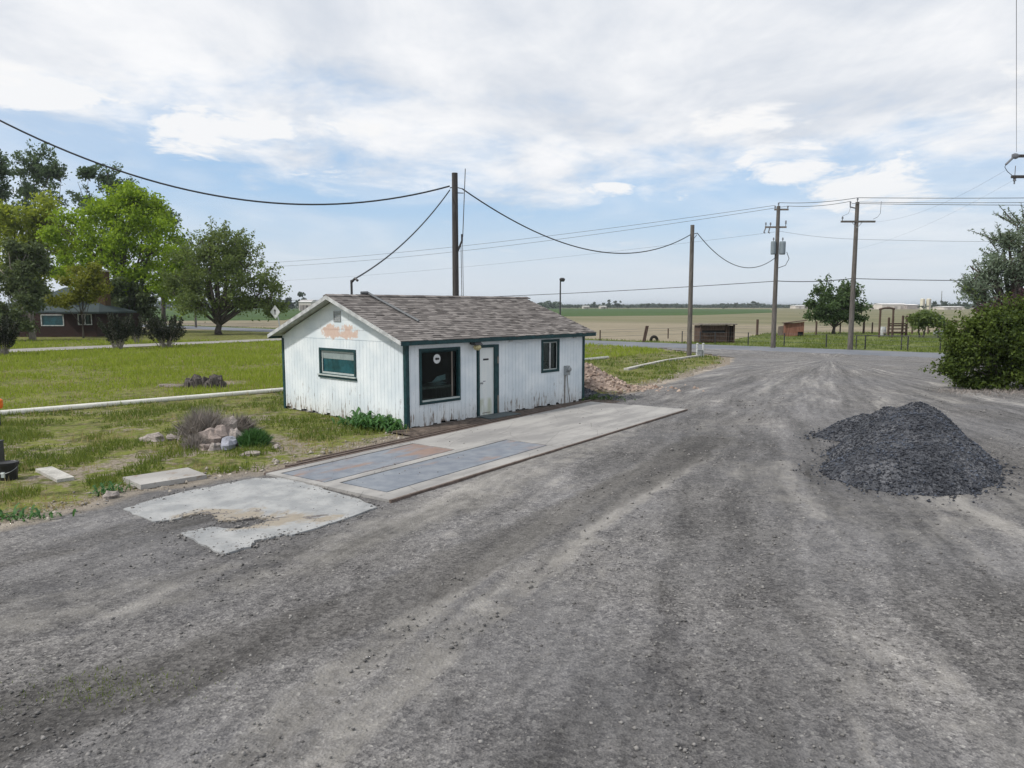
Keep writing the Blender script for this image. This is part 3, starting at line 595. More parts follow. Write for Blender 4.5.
def boxvf(p, q):
    (a0, a1), (b0, b1) = p, q          # p: low edge outer/inner points; q: high edge
    x = [a0, a1, b0, b1]; lo = [min(i[j] for i in x) for j in range(3)]; hi = [max(i[j] for i in x) for j in range(3)]
    m = MB().box(lo, hi); return m.v, m.f
OPF = [(.44, 1.9, .62, 2.09), (2.55, 3.45, 0.0, 2.1), (5.4, 6.28, 1.13, 2.15)]
OPG = [(2.12, 3.9, 1.2, 2.0)]
w = MB(); boards(w, BL, 2.32, OPF, lambda u, z, o=0.0, t=.014: ((u, o, z), (u, o+t, z))); w.build('front_wall', M['siding'], B)
w = MB(); boards(w, BW, 2.26, OPG, lambda v, z, o=0.0, t=.014: ((o, v, z), (o+t, v, z)))
z = 2.275
while z < RZ-.03:       # upper gable: horizontal boards clipped to the slope
    z1 = min(z+.27, RZ-.01); a0 = max(0, (z-EZ)/SL); a1 = max(0, (z1-EZ)/SL)
    w.prism([(0.0, a0, z), (0.0, BW-a0, z), (0.0, BW-a1, z1-.006), (0.0, a1, z1-.006)], (.014, 0, 0)); z = z1
w.prism([(.015, .1, 2.2), (.015, BW-.1, 2.2), (.015, BW-.1, EZ-.02), (.015, RV, RZ-.06), (.015, .1, EZ-.02)], (.02, 0, 0))
w.build('gable_wall', M['gable'], B)
w = MB(); boards(w, BW, 2.26, [], lambda v, z, o=0.0, t=.014: ((BL-o, v, z), (BL-o-t, v, z))); w.prism([(BL-.02, 0, 2.26), (BL-.02, BW, 2.26), (BL-.02, BW, EZ), (BL-.02, RV, RZ), (BL-.02, 0, EZ)], (.02, 0, 0)); w.build('end_wall', M['siding'], B)
w = MB(); boards(w, BL, 2.32, [], lambda u, z, o=0.0, t=.014: ((u, BW-o, z), (u, BW-o-t, z))); w.build('back_wall', M['siding'], B)
w = MB().box((.06, .06, -.1), (BL-.06, BW-.06, .055)); w.build('foundation', M['concrete'], B)
w = MB().box((.07, 2.6, .056), (BL-.07, 2.64, 2.2)).box((.03, .03, 2.20), (BL-.03, BW-.03, 2.22)).box((3.9, .05, .056), (3.94, 2.6, 2.2)).box((.065, .065, .056), (BL-.065, 2.6, .07)); w.build('room_shade_lining', M['dark'], B)  # added lining, coloured black so the room behind the glass looks unlit
for (x0, y0) in ((0, 0), (BL, 0), (0, BW), (BL, BW)):
    sx = -1 if x0 == 0 else 1; sy = -1 if y0 == 0 else 1; w = MB()
    w.box((min(x0, x0-sx*.09) if 0 else (x0-.02 if sx < 0 else x0-.09), (y0-.022 if sy < 0 else y0), .03), ((x0+.09 if sx < 0 else x0+.02), (y0 if sy < 0 else y0+.022), 2.26 if sy > 0 else 2.22))
    w.box((x0-.022 if sx < 0 else x0, y0 if sy < 0 else y0-.09, .03), (x0 if sx < 0 else x0+.022, y0+.09 if sy < 0 else y0, 2.22))
    w.build('corner_board', M['teal'], B)
# roof
OG, OE = .34, .22; th = math.atan(SL)
roof = MB()
zr = lambda v: EZ+SL*min(v, BW-v)+.03
roof.prism([(-OG, -OE, zr(-OE)), (-OG, RV, zr(RV)), (-OG, BW+OE, zr(-OE)), (-OG, BW+OE, zr(-OE)+.05), (-OG, RV, zr(RV)+.05), (-OG, -OE, zr(-OE)+.05)], (BL+2*OG, 0, 0))
RF = roof.build('roof', M['white'], B)
sh = MB(); SLN = (RV+OE)/math.cos(th); EX = .135; rows = int(SLN/EX)
for side in (0, 1):
    for r in range(rows+1):
        s0 = r*EX-.03; u = -OG-.02+random.uniform(-.15, 0)
        sag = 0
        while u < BL+OG:
            wd = random.uniform(.14, .33); u1 = min(u+wd-.006, BL+OG+.02); u0 = max(u, -OG-.02)
            if u1-u0 > .03:
                js = random.uniform(-.022, .012); t = random.uniform(.012, .026); lift = random.uniform(0, .012)*(random.random() < .4)
                vs = []
                for (uu_, ss, dz) in ((u0, s0+js, .030+lift), (u1, s0+js, .030+lift+random.uniform(-.004, .006)), (u1, min(s0+EX*1.35, SLN), .012), (u0, min(s0+EX*1.35, SLN), .012)):
                    vv_ = -OE+ss*math.cos(th); zz = zr(-OE)+.05+ss*math.sin(th)+dz-.012; vs.append((uu_, vv_ if side == 0 else BW-vv_, zz))
                lowv = [(p[0], p[1], p[2]-t) for p in vs]
                sh.add(vs+lowv, [(0, 1, 2, 3), (7, 6, 5, 4), (0, 4, 5, 1), (1, 5, 6, 2), (2, 6, 7, 3), (3, 7, 4, 0)])
            u += wd
sh.build('shingles', M['shingle'], RF)
rc = MB(); u = -OG-.02
while u < BL+OG:
    for sgn in (-1, 1):
        j = random.uniform(0, .01)
        rc.prism([(u, RV, zr(RV)+.085+j), (u, RV+sgn*.14, zr(RV)+.085-SL*.14+.008+j), (u, RV+sgn*.14, zr(RV)+.065-SL*.14+j), (u, RV, zr(RV)+.06+j)], (.27, 0, 0))
    u += .25
rc.build('ridge_cap', M['shingle'], RF)
for gx in (-OG-.025, BL+OG+.003):
    for sgn in (0, 1):
        v0, v1 = (-OE-.02, RV) if sgn == 0 else (BW+OE+.02, RV)
        w = MB().prism([(gx, v0, zr(-OE)-.055), (gx, v1, zr(RV)-.055), (gx, v1, zr(RV)+.055), (gx, v0, zr(-OE)+.05)], (.022, 0, 0)); w.build('rake_board', M['white'], RF)
for v0 in (-OE-.024, BW+OE+.002):
    MB().box((-OG+.002, v0, zr(-OE)-.07), (BL+OG-.002, v0+.022, zr(-OE)+.046)).build('fascia', M['teal'], RF)
cp = MB(); pth = [(1.05, RV-.02, zr(RV)+.14), (1.12, RV-.3, zr(RV-.3)+.115), (1.2, 1.0, zr(1.0)+.11), (1.22, .9, zr(.9)+.1)]
cp.tube(pth, .035, 7); cp.tube([(.85, RV+.05, zr(RV)+.13), (1.05, RV-.02, zr(RV)+.14)], .05, 7); cp.build('roof_conduit', M['wiregrey'], RF)
mm = MB(); mx, my = 1.25, RV+1.05; mm.tube([(mx, my, zr(my)), (mx, my, zr(my)+.92)], .035, 8); mm.tube([(mx, my, zr(my)+.86), (mx+.05, my-.12, zr(my)+.97), (mx+.07, my-.22, zr(my)+.9)], .04, 7); mm.build('service_mast', M['darkmetal'], RF)
MAST = bpt(mx, my, zr(my)+.9)
def frame(parent, name, tr, u0, u1, z0, z1, fw, dpt, m, out=.02):
    f = MB()
    for (a, b, c, e) in ((u0-fw, u1+fw, z1, z1+fw), (u0-fw, u1+fw, z0-fw, z0), (u0-fw, u0, z0, z1), (u1, u1+fw, z0, z1)):
        f.add(*boxvf(tr(a, c, -out, out+dpt), tr(b, e, -out, out+dpt)))
    return f.build(name, m, parent)
FT = lambda u, z, o=0.0, t=.01: ((u, o, z), (u, o+t, z)); GT = lambda v, z, o=0.0, t=.01: ((o, v, z), (o+t, v, z))
# big front window
wn = frame(B, 'window', FT, .51, 1.83, .70, 2.02, .075, .05, M['teal'], .024)
frame(wn, 'inner_frame', FT, .555, 1.785, .745, 1.975, .045, .03, M['teal'], -.03)
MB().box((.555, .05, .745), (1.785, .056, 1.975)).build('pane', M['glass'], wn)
MB().box((.50, -.06, .70), (1.84, .045, .735)).build('sill', M['blind'], wn)
MB().box((.50, -.055, .655), (1.84, -.026, .698)).build('apron', M['teal'], wn)
MB().box((1.62, .03, .745), (1.66, .049, 1.975)).build('mullion', M['greywood'], wn)
st = MB().lathe([(.125, 0), (.125, .004)], 28, Matrix.Translation((1.10, .046, 1.80)) @ Matrix.Rotation(PI/2, 4, 'X')); so_ = st.build('sticker', M['signwhite'], wn)
ring = MB()
for k_ in range(24):
    pass
em = MB(); em.lathe([(.055, 0), (.055, .003)], 20, Matrix.Translation((1.085, .0405, 1.80)) @ Matrix.Rotation(PI/2, 4, 'X') @ Matrix.Scale(.62, 4, (0, 1, 0))); em.lathe([(.03, 0), (.03, .003)], 12, Matrix.Translation((1.15, .0405, 1.80)) @ Matrix.Rotation(PI/2, 4, 'X')); em.build('sticker_emblem', M['black'], wn)
# things inside the office, seen dimly
dk = MB().box((.5, .12, 1.0), (1.75, .95, 1.05)).box((.52, .14, .075), (.57, .9, 1.0)).box((1.68, .14, .075), (1.73, .9, 1.0)); tag(dk.build('office_desk', M['greywood']), 'dim wooden counter behind the big front window', 'desk').matrix_world = B.matrix_world
for o in COL.objects:
    if o.name == 'office_desk': o.location = A; o.rotation_euler = (0, 0, ANG)
pp = MB()
for q in range(7): pp.box((.95+random.random()*.3, .14+random.random()*.08, 1.06+q*.014), (1.3+random.random()*.25, .36, 1.07+q*.014))
pp.prism([(1.05, .2, 1.16), (1.55, .2, 1.2), (1.6, .26, 1.34), (1.3, .26, 1.3)], (0, .02, 0)); o = pp.build('paper_stack', M['white']); o.location = A; o.rotation_euler = (0, 0, ANG); tag(o, 'pale papers piled on the counter inside the big front window', 'papers')
# gable window
wn = frame(B, 'window', GT, 2.2, 3.82, 1.27, 1.93, .075, .05, M['teal'], .024)
frame(wn, 'inner_frame', GT, 2.25, 3.77, 1.32, 1.88, .05, .03, M['blind'], -.02)
MB().box((.045, 2.25, 1.32), (.052, 3.77, 1.88)).build('pane', M['tealpane'], wn)
MB().box((.036, 2.25, 1.70), (.0445, 3.77, 1.88)).build('blind', simple('dim_blind', (.24, .29, .29), .2, 6), wn)
MB().box((-.075, 2.1, 1.215), (.03, 3.92, 1.25)).build('sill', M['blind'], wn)
MB().box((-.045, 2.1, 1.15), (-.001, 3.92, 1.213)).build('apron', M['teal'], wn)
# small front window
wn = frame(B, 'window', FT, 5.47, 6.21, 1.2, 2.08, .075, .05, M['teal'], .024)
MB().box((5.47, .05, 1.2), (6.21, .056, 2.08)).build('pane', M['glass'], wn)
MB().box((5.835, .02, 1.2), (5.885, .049, 2.08)).build('mullion', M['white'], wn)
frame(wn, 'inner_frame', FT, 5.5, 6.18, 1.23, 2.05, .03, .02, M['blind'], -.03)
MB().box((5.45, .07, 1.2), (5.82, .08, 1.5)).build('blind', M['tealpane'], wn)
# door
dr_ = MB().box((2.66, .025, .09), (3.27, .06, 2.02)); dr_ = dr_.build('door', M['door'], B)
w = MB().box((2.575, -.024, .05), (2.658, .07, 2.1)).box((3.272, -.024, .05), (3.45, .07, 2.1)).box((2.66, -.023, 2.022), (3.27, .07, 2.105)); w.build('door_frame', M['teal'], B)
MB().box((2.66, -.03, .045), (3.27, .06, .088)).build('threshold', M['black'], B)
MB().box((3.38, -.029, .1), (3.448, -.0245, .62)).build('worn_board', M['greywood'], B); MB().box((3.385, -.029, 1.55), (3.44, -.0245, 1.75)).build('worn_board', M['greywood'], B)
MB().box((2.84, .02, 1.66), (3.06, .0245, 1.71)).build('name_plate', M['black'], dr_)
MB().box((2.83, .021, 1.05), (2.93, .0245, 1.075)).build('notice_label', M['greyrock'], dr_)
hd = MB(); hd.tube([(2.74, .024, 1.02), (2.74, -.03, 1.02)], .018, 8); hd.blob((2.74, -.045, 1.02), (.03, .025, .03), 1, 0, 10, 6); hd.build('handle', M['metal'], dr_)
MB().box((2.8, .023, .14), (3.13, .0249, .16)).build('kick_strip', M['greywood'], dr_)
# vent, lamp, meter
vt = MB().box((-.02, 2.78, 2.76), (.0, 3.12, 2.79)).box((-.02, 2.78, 3.03), (.0, 3.12, 3.06)).box((-.02, 2.78, 2.79), (.0, 2.81, 3.03)).box((-.02, 3.09, 2.79), (.0, 3.12, 3.03))
for q in range(6): vt.prism([(-.004, 2.81, 2.795+q*.04), (-.018, 2.81, 2.790+q*.04), (-.018, 2.81, 2.796+q*.04), (-.004, 2.81, 2.815+q*.04)], (0, .28, 0))
vt.build('vent', M['metal'], B)
lm = MB().box((2.28, -.09, 2.14), (2.5, -.001, 2.20)); lm.prism([(2.25, -.08, 2.13), (2.25, -.3, 2.13), (2.25, -.22, 2.21), (2.25, -.08, 2.21)], (.26, 0, 0)); lamp = lm.build('floodlight', M['darkmetal'], B)
MB().blob((2.38, -.2, 2.06), (.12, .12, .085), 3, .03, 12, 8).build('lamp_shade', M['lampglass'], lamp)
mt = MB().box((6.54, -.12, .98), (6.72, -.001, 1.28)); mt.lathe([(.075, 0), (.075, .06), (.05, .09)], 14, Matrix.Translation((6.63, -.12, 1.17)) @ Matrix.Rotation(PI/2, 4, 'X')); met = mt.build('meter_box', M['metal'], B)
w = MB(); w.tube([(6.57, -.03, .98), (6.57, -.03, .02)], .018, 6); w.tube([(6.68, -.03, .98), (6.72, -.05, .5), (6.82, -.06, .05)], .012, 5); w.build('conduit', M['greywood'], met)
MB().box((3.9, -.05, 2.16), (4.02, -.003, 2.22)).build('junction_box', M['white'], B); MB().box((7.0, -.05, 2.16), (7.14, -.003, 2.21)).build('junction_box', M['white'], B)
o = MB().box((2.5, -.62, .0), (3.75, -.04, .10)).build('door_step', simple('worn_step', (.085, .105, .11), .3, 4)); o.location = A; o.rotation_euler = (0, 0, ANG); tag(o, 'dark grey step slab below the white office door', 'step')
# dark soil strip along the front
strip = MB(); n_ = 60
for i in range(n_):
    pass
def m_soil(k): return k.mix(k.map(k.noise(k.obj(), 6, 6, .7), .35, .7), (.055, .042, .035), (.17, .135, .11)), k.bump(k.noise(k.obj(), 14, 5), .9, .05)
us = np.linspace(-.6, BL+.6, 90); vs_ = np.linspace(-1.05, .05, 12); UU, VV = np.meshgrid(us, vs_); ZZ = .05+.05*fbm(UU*3, VV*3)*np.sin(np.clip((VV+1.05)/1.1, 0, 1)*PI)**.5; VV = VV+(fbm(UU*2, UU*0)-.5)*.25*(VV < -.9)
idx = np.arange(UU.size).reshape(UU.shape); f = np.stack([idx[:-1, :-1], idx[:-1, 1:], idx[1:, 1:], idx[1:, :-1]], -1).reshape(-1, 4)
o = npmesh('soil_strip', np.stack([UU.ravel(), VV.ravel(), ZZ.ravel()], 1), f, mat('bare_soil', m_soil, .95), None, True); o.location = A; o.rotation_euler = (0, 0, ANG); struct(o)
# ================================================================= truck scale and slabs
S0 = G(291, 472); S1 = G(390, 505); S2 = G(686, 412); S3 = G(604, 402.5)
e1 = (S2-S1).normalized(); e2 = Vector((-e1.y, e1.x, 0)); Ls = (S2-S1).length; Ws = (S0-S1).dot(e2)
sa = math.atan2(e1.y, e1.x)
T = thing('truck_scale', 'long flat concrete vehicle scale with two rusty steel plates', 'truck scale', S1, sa)
def loc(p): d_ = p-S1; return (d_.dot(e1), d_.dot(e2))
def plate_poly(pl): return [loc(G(*q)) for q in pl]
print('scale', Ls, Ws, [plate_poly(((296, 473), (342, 484), (422, 464), (376, 455))), plate_poly(((350, 487), (393, 497), (518, 460), (476, 453)))])
P1 = (.2, 3.75, Ws*.56, Ws-.25); P2 = (.35, 5.35, .42, Ws*.47)
dk = MB(); pl_ = [(0, 0), (Ls, .0), (Ls-.3, Ws*.98), (0, Ws)]
xs = [0, .14, P1[1] if 0 else 3.9, 5.5, Ls]; 
# deck: strips round the plates
def bx(m, x0, x1, y0, y1, z0=.0, z1=.085): m.box((x0, y0, z0), (x1, y1, z1))
bx(dk, 0, Ls, 0, P2[2]-.04); bx(dk, 0, P2[0]-.04, P2[2]-.04, P1[2]-.04); bx(dk, P2[1]+.04, Ls, P2[2]-.04, P1[2]-.04)
bx(dk, 0, P1[0]-.04, P1[2]-.04, Ws); bx(dk, P1[0]-.04, P1[1]+.04, P1[3]+.04, Ws); bx(dk, P1[1]+.04, Ls-.12, P1[2]-.04, Ws)
bx(dk, P2[0]-.04, P2[1]+.04, P2[3]+.04, P1[2]-.04)
dk.build('concrete_deck', M['deck'], T)
MB().box((.05, .05, .0), (Ls-.4, Ws-.05, .05)).build('pit', M['dark'], T)
for p, m_ in ((P1, 'rustplate'), (P2, 'plate')): MB().box((p[0], p[2], .03), (p[1], p[3], .082)).build('steel_plate', M[m_], T)
w = MB(); bx(w, -.02, Ls, -.05, -.003, 0, .092); bx(w, 0, Ls-.2, Ws+.003, Ws+.06, 0, .092); w.build('steel_edge', simple('rusty_angle_iron', (.13, .10, .085), .4, 8), T)
w = MB(); bx(w, .6, Ls+.2, Ws+.12, Ws+.22, 0, .10); bx(w, 1.0, Ls, Ws+.32, Ws+.38, 0, .09); w.build('guide_rail', simple('old_rail', (.10, .075, .062), .4, 8), T)
def poly_slab(name, label, cat, pix, z0, z1, m, jit=.03, sub=6):
    pts = [G(*q) for q in pix]; c = sum(pts, Vector())/len(pts); out = []
    for a, b in zip(pts, pts[1:]+pts[:1]):
        for i in range(sub):
            p = a.lerp(b, i/sub)-c; j = jit if i else 0
            out.append((p.x+random.uniform(-j, j), p.y+random.uniform(-j, j), z0))
    b = MB().prism(out[::-1] if 0 else out, (0, 0, z1-z0)); o = b.build(name, m); o.location = (c.x, c.y, 0); return tag(o, label, cat)
poly_slab('concrete_slab', 'pale broken concrete slab with ragged gap beside the gravel', 'concrete slab',
          [(123, 513), (153, 525), (172, 524), (190, 519), (200, 517), (214, 519), (219, 525), (240, 524), (256, 521), (269, 522), (264, 527), (252, 530), (238, 533), (215, 531), (200, 533), (181, 537), (200, 548), (226, 558), (251, 551), (254, 545), (270, 542), (284, 538), (292, 539), (335, 526), (377, 511), (360, 503), (342, 498), (314, 489), (287, 481), (255, 481), (225, 487), (190, 494), (150, 504)], .0, .062, M['slab'], .03, 5)
poly_slab('concrete_lid', 'thin rectangular concrete lid lying at the lawn edge', 'concrete lid', [(123, 483), (141, 491), (207, 480.5), (188, 473)], .02, .11, M['concrete'], .008, 3)
# ================================================================= pipe, curbs
pz = .11
pd_ = (G(608, 357)-G(0, 417)).normalized(); p0 = G(0, 417)
w = MB(); w.tube([p0-pd_*12+Vector((0, 0, pz)), p0+Vector((0, 0, pz)), G(281, 390, pz).lerp(p0+pd_*9, .0), G(608, 357.3, pz)], .085, 10)
tag(w.build('irrigation_pipe', M['pipe'], None, True), 'long white irrigation pipe lying on the grass behind the office', 'pipe')
def strip_curb(name, label, pix, wdt, h_):
    pts = [G(*q) for q in pix]; b = MB()
    for a, c in zip(pts[:-1], pts[1:]):
        d_ = (c-a).normalized(); nn = Vector((-d_.y, d_.x, 0))*wdt/2; b.prism([a-nn, c-nn, c+nn, a+nn], (0, 0, h_))
    return tag(b.build(name, M['curb']), label, 'curb')
strip_curb('concrete_curb', 'pale concrete curb between two grass strips by the road corner', [(626, 371), (640, 367.5), (665, 362), (700, 356.8)], .24, .13)
strip_curb('broken_curb', 'short broken curb piece lying left near the black bucket', [(44, 472), (66, 483)], .28, .09)
# ================================================================= rocks, stump, bushes by the lawn
def rock(px, py, r, label, m='rock', seed=0, sink=.35, group=None):
    c = G(px, py); o = MB().blob((0, 0, 0), r, seed, .30, 11, 7).build('rock', M[m]); o.location = (c.x, c.y, r[2]*(1-sink)); o.rotation_euler = (0, 0, seed); return tag(o, label, 'rock', group)
rock(211, 446, (.24, .2, .22), 'pink tan rock leftmost in the pile under the dry bush', 'pinkrock', 3)
rock(223, 444, (.27, .22, .26), 'tall pink tan rock in the middle of the pile', 'pinkrock', 5)
rock(236, 444, (.24, .2, .22), 'pale pink rock right end of the pile by green shrub', 'rock', 8)
rock(230, 449, (.36, .18, .16), 'long blue grey rock in front of the rock pile', 'greyrock', 11)
rock(205, 451, (.14, .12, .10), 'small pink rock at the left foot of the pile', 'pinkrock', 13)
rock(216, 451, (.16, .12, .11), 'small tan rock between the pink rock and blue grey rock', 'rock', 14)
rock(229, 439, (.22, .18, .30), 'topmost pale rock at the back of the rock pile', 'rock', 15)
rock(111, 500, (.12, .10, .10), 'small pale rock beside green weed near the slab corner', 'rock', 17)
rock(250, 456, (.26, .16, .06), 'flat pale stone in grass below the green shrub', 'rock', 19, .5)
rock(276, 450, (.13, .10, .07), 'small flat stone right of the green shrub', 'rock', 23)
rock(153, 442, (.28, .2, .13), 'larger pale stone in the weedy patch left of dry bush', 'rock', 31, .5)
rock(172, 441, (.16, .14, .10), 'pale stone closest to the dry bush left side', 'rock', 37, .5)
sc = G(204, 388); stp = thing('tree_stump', 'dark rotten split tree stump on the bright lawn', 'stump', sc)
for hx_, hr in ((-.36, .42), (.40, .44)):
    w = MB(); R_ = random.Random(int(hx_*100))
    w.blob((hx_, 0, .12), (hr*.85, hr*.75, .30), 4, .3, 12, 7)
    for q in range(15):
        a = q*2*PI/15+R_.uniform(-.15, .15); r0 = hr*R_.uniform(.75, 1.1); hh = R_.uniform(.28, .52); wd = R_.uniform(.09, .17); cx_, cy_ = hx_+math.cos(a)*r0, math.sin(a)*r0*.85; tx, ty = -math.sin(a)*wd, math.cos(a)*wd; ix, iy = -math.cos(a)*.16, -math.sin(a)*.16; fl = R_.uniform(.9, .98)
        b_ = [(cx_*1.06-hx_*.06-tx, cy_*1.1-ty, -.03), (cx_*1.06-hx_*.06+tx, cy_*1.1+ty, -.03), (cx_+ix+tx, cy_+iy+ty, -.03), (cx_+ix-tx, cy_+iy-ty, -.03)]
        t_ = [(hx_+(cx_-hx_)*fl-tx*.8, cy_*fl-ty*.8, hh*R_.uniform(.7, 1)), (hx_+(cx_-hx_)*fl+tx*.8, cy_*fl+ty*.8, hh*R_.uniform(.7, 1)), (cx_+ix+tx*.5, cy_+iy+ty*.5, hh*R_.uniform(.6, .9)), (cx_+ix-tx*.5, cy_+iy-ty*.5, hh*R_.uniform(.6, .9))]
        w.add(b_+t_, [(0, 3, 2, 1), (4, 5, 6, 7), (0, 1, 5, 4), (1, 2, 6, 5), (2, 3, 7, 6), (3, 0, 4, 7)])
    w.build('stump_half', M['stump'], stp)
for q in range(3): MB().blob((-.9-.35*q, -.15+.1*q, .06), (.32, .16, .10), q+3, .15, 10, 7).build('root_chunk', M['greywood'], stp)
def twigbush(name, label, cat, c, rx, rz, n, leaf, w_=.012, seed=1, part='twigs', up=.5):
    t = thing(name, label, cat, c); R = np.random.default_rng(seed); V = []; F = []
    d = R.normal(size=(n, 3)); d[:, 2] = np.abs(d[:, 2])+up; d /= np.linalg.norm(d, axis=1)[:, None]
    ln = (.55+.45*R.random(n))[:, None]; tip = d*ln*np.array([rx, rx*.9, rz]); b0 = R.normal(size=(n, 3))*np.array([rx*.22, rx*.22, 0])
    mid = b0*.5+tip*.5+R.normal(size=(n, 3))*.05*rx; s = R.normal(size=(n, 3)); s /= np.linalg.norm(s, axis=1)[:, None]; s *= w_
    Vv = np.stack([b0-s, b0+s, mid+s*.8, tip, mid-s*.8], 1).reshape(-1, 3); Ff = np.arange(5*n).reshape(-1, 5); npmesh(part, Vv, Ff, L[leaf], t); return t
twigbush('dry_bush', 'large grey leafless dry bush behind the rock pile', 'bush', G(205, 440), .95, .95, 2600, 'dry', .008, 4)
twigbush('dry_bush', 'smaller purple grey dry bush right of the large one', 'bush', G(238, 434), .75, .62, 1500, 'dry', .008, 5)
twigbush('dry_bush', 'low brown dry clump at the left foot of the rock pile', 'bush', G(197, 450), .5, .45, 700, 'dry', .008, 6)
twigbush('green_shrub', 'small dark green spiky shrub right of the rock pile', 'shrub', G(255, 447), .52, .5, 2600, 'weed', .014, 7, 'foliage')
def broadweed(name, label, cat, c, n, ln, leaf, seed, rx=.5, ry=.3):
    t = thing(name, label, cat, c); R = random.Random(seed); b = MB()
    for i in range(n):
        a = R.random()*6.28; x0, y0 = R.gauss(0, rx), R.gauss(0, ry); l = ln*R.uniform(.5, 1.1); w_ = l*.075; dx, dy = math.cos(a), math.sin(a); pz = [(0, .0), (.35, .42), (.7, .6), (1, .45)]
        h_ = R.uniform(.5, 1.2); vs = []
        for (t_, zz), ww in zip(pz, (.4, 1, .8, .05)):
            px, py = x0+dx*l*t_*.75, y0+dy*l*t_*.75; vs += [(px-dy*w_*ww, py+dx*w_*ww, zz*l*h_), (px+dy*w_*ww, py-dx*w_*ww, zz*l*h_)]
        b.add(vs, [(0, 1, 3, 2), (2, 3, 5, 4), (4, 5, 7, 6)])
    b.build('foliage', L[leaf], t); return t
bw_ = broadweed('leafy_weed', 'clump of long green leaves at the white gable wall', 'weed', bpt(-.42, 1.0), 300, .58, 'weed', 3, .18, .40); bw_.rotation_euler = (0, 0, ANG)
bw_ = broadweed('leafy_weed', 'low leafy weeds beside the green corner post', 'weed', bpt(-.28, .3), 80, .32, 'weed', 4, .10, .18); bw_.rotation_euler = (0, 0, ANG)
broadweed('leafy_weed', 'small green weed beside a pale stone near concrete lid', 'weed', G(110, 494), 60, .28, 'weed', 6, .12, .1)
broadweed('leafy_weed', 'green weeds on the grass strip at left frame edge', 'weed', G(20, 520), 90, .26, 'weed', 8, .3, .12)
broadweed('leafy_weed', 'dark green weeds at the far corner of the office', 'weed', G(592, 401), 160, .35, 'deep', 9, .5, .25)
pile('shadow_mound', 'low black heap standing in for the shadow at the far office corner', 'heap', G(595, 398), 1.6, lambda X, Y: np.maximum(lump(X, Y, -.4, 0, .9, .7, .34), lump(X, Y, .35, -.1, .7, .5, .18))+.1*(fbm(X*3, Y*3, 3)-.5), pm, M['basalt'], 3500, .02, 50)  # dark heap added to stand in for the office's shadow on the ground
# bucket, post, orange cap
c = G(9, 481); t = thing('bucket', 'black plastic bucket with lid at the left frame edge', 'bucket', c)
MB().lathe([(.135, 0), (.165, .33)], 20).build('body', M['black'], t); MB().lathe([(.178, .30), (.178, .355), (.165, .36), (.15, .345)], 20).build('lid', M['black'], t)
w = MB(); w.tube([(.17*math.cos(a), -.17*math.sin(a), .27-.1*math.sin(a)) for a in np.linspace(0, PI, 12)], .006, 5); w.build('handle', M['metal'], t)
MB().box((-.02, -.168, .1), (.045, -.150, .2)).build('sticker', M['blind'], t)
c = G(-3, 474); t = thing('steel_post', 'dark square steel post behind the black bucket', 'post', c); MB().box((-.1, -.1, 0), (.1, .1, .62)).build('shaft', M['darkmetal'], t); MB().box((-.11, -.11, .62), (.11, .11, .645)).build('cap', M['darkmetal'], t)
c = G(-1.5, 428); t = thing('valve_riser', 'orange capped riser just at the left frame edge', 'riser', c); MB().lathe([(.06, 0), (.06, .55)], 12).build('pipe', M['darkmetal'], t); MB().lathe([(.12, .52), (.14, .60), (.14, .74), (.06, .80)], 14).build('cap', M['orange'], t)
# ================================================================= poles
def pole(name, label, px, py, ptop, r0, r1, m):
    c = G(px, py); Hh = P(ptop[0], ptop[1], c.y).z; t = thing(name, label, 'utility pole', c)
    MB().tube([(0, 0, -.1), (0, 0, Hh*.5), (0, 0, Hh)], [r0, (r0+r1)/2, r1], 12).build('shaft', M[m], t); return t, c, Hh
def insul(b, x, y, z, h_=.22, par=None):
    MB().lathe([(.03, 0), (.03, h_*.4), (.075, h_*.45), (.05, h_*.7), (.07, h_*.75), (.03, h_)], 8, Matrix.Translation((x, y, z))).build('insulator', M['insul'], par)
M['insul'] = simple('grey_insulator', (.16, .17, .19), .2, 9, .3)
pA, cA, hA = pole('utility_pole', 'thick dark pole standing right behind the white office', 456.5, 386, (456, 173), .135, .115, 'darkpole')
for pth in ([(.05, -.05, hA-.55), (.30, -.12, hA-.62)], [(.05, .05, hA-.75), (.34, -.1, hA-.78)], [(-.1, 0, hA-.55), (-.2, 0, hA-.57)]): MB().tube(pth, .02, 6).build('bracket', M['darkmetal'], pA)
w = MB(); w.tube([(.1, -.05, 5.35), (.27, -.08, 5.75), (.27, -.08, 6.0)], .04, 7); w.build('weatherhead', M['darkmetal'], pA)
w = MB(); w.tube([(.30, -.08, 5.9), (.36, -.09, 7.2), (.42, -.1, 8.5)], .018, 5); w.tube([(.23, -.1, 5.6), (.25, -.1, 3.5), (.24, -.1, 1.5)], .014, 5); w.tube([(.29, -.1, 5.7), (.31, -.1, 3.5), (.30, -.1, 1.5)], .012, 5); w.build('drop_cable', M['wiregrey'], pA)
pB, cB, hB = pole('utility_pole', 'plain grey pole without crossarm by the road corner', 689, 356.5, (693.5, 225), .16, .125, 'pole')
w = MB(); w.tube([(.1, 0, hB-.55), (.3, -.05, hB-.5)], .025, 6); w.tube([(.1, 0, hB-.85), (.28, -.02, hB-.6)], .02, 6); w.build('bracket', M['darkmetal'], pB)
pC, cC, hC = pole('utility_pole', 'tall pole carrying transformers across the road', 773, 348, (779.5, 206), .19, .13, 'pole')
w = MB().box((-.3, -.06, hC-.32), (.75, .06, hC-.2)); ca = w.build('crossarm', M['greywood'], pC)
insul(0, -.25, 0, hC-.2, .22, ca); insul(0, .7, 0, hC-.2, .22, ca); insul(0, 0, 0, hC, .25, ca)
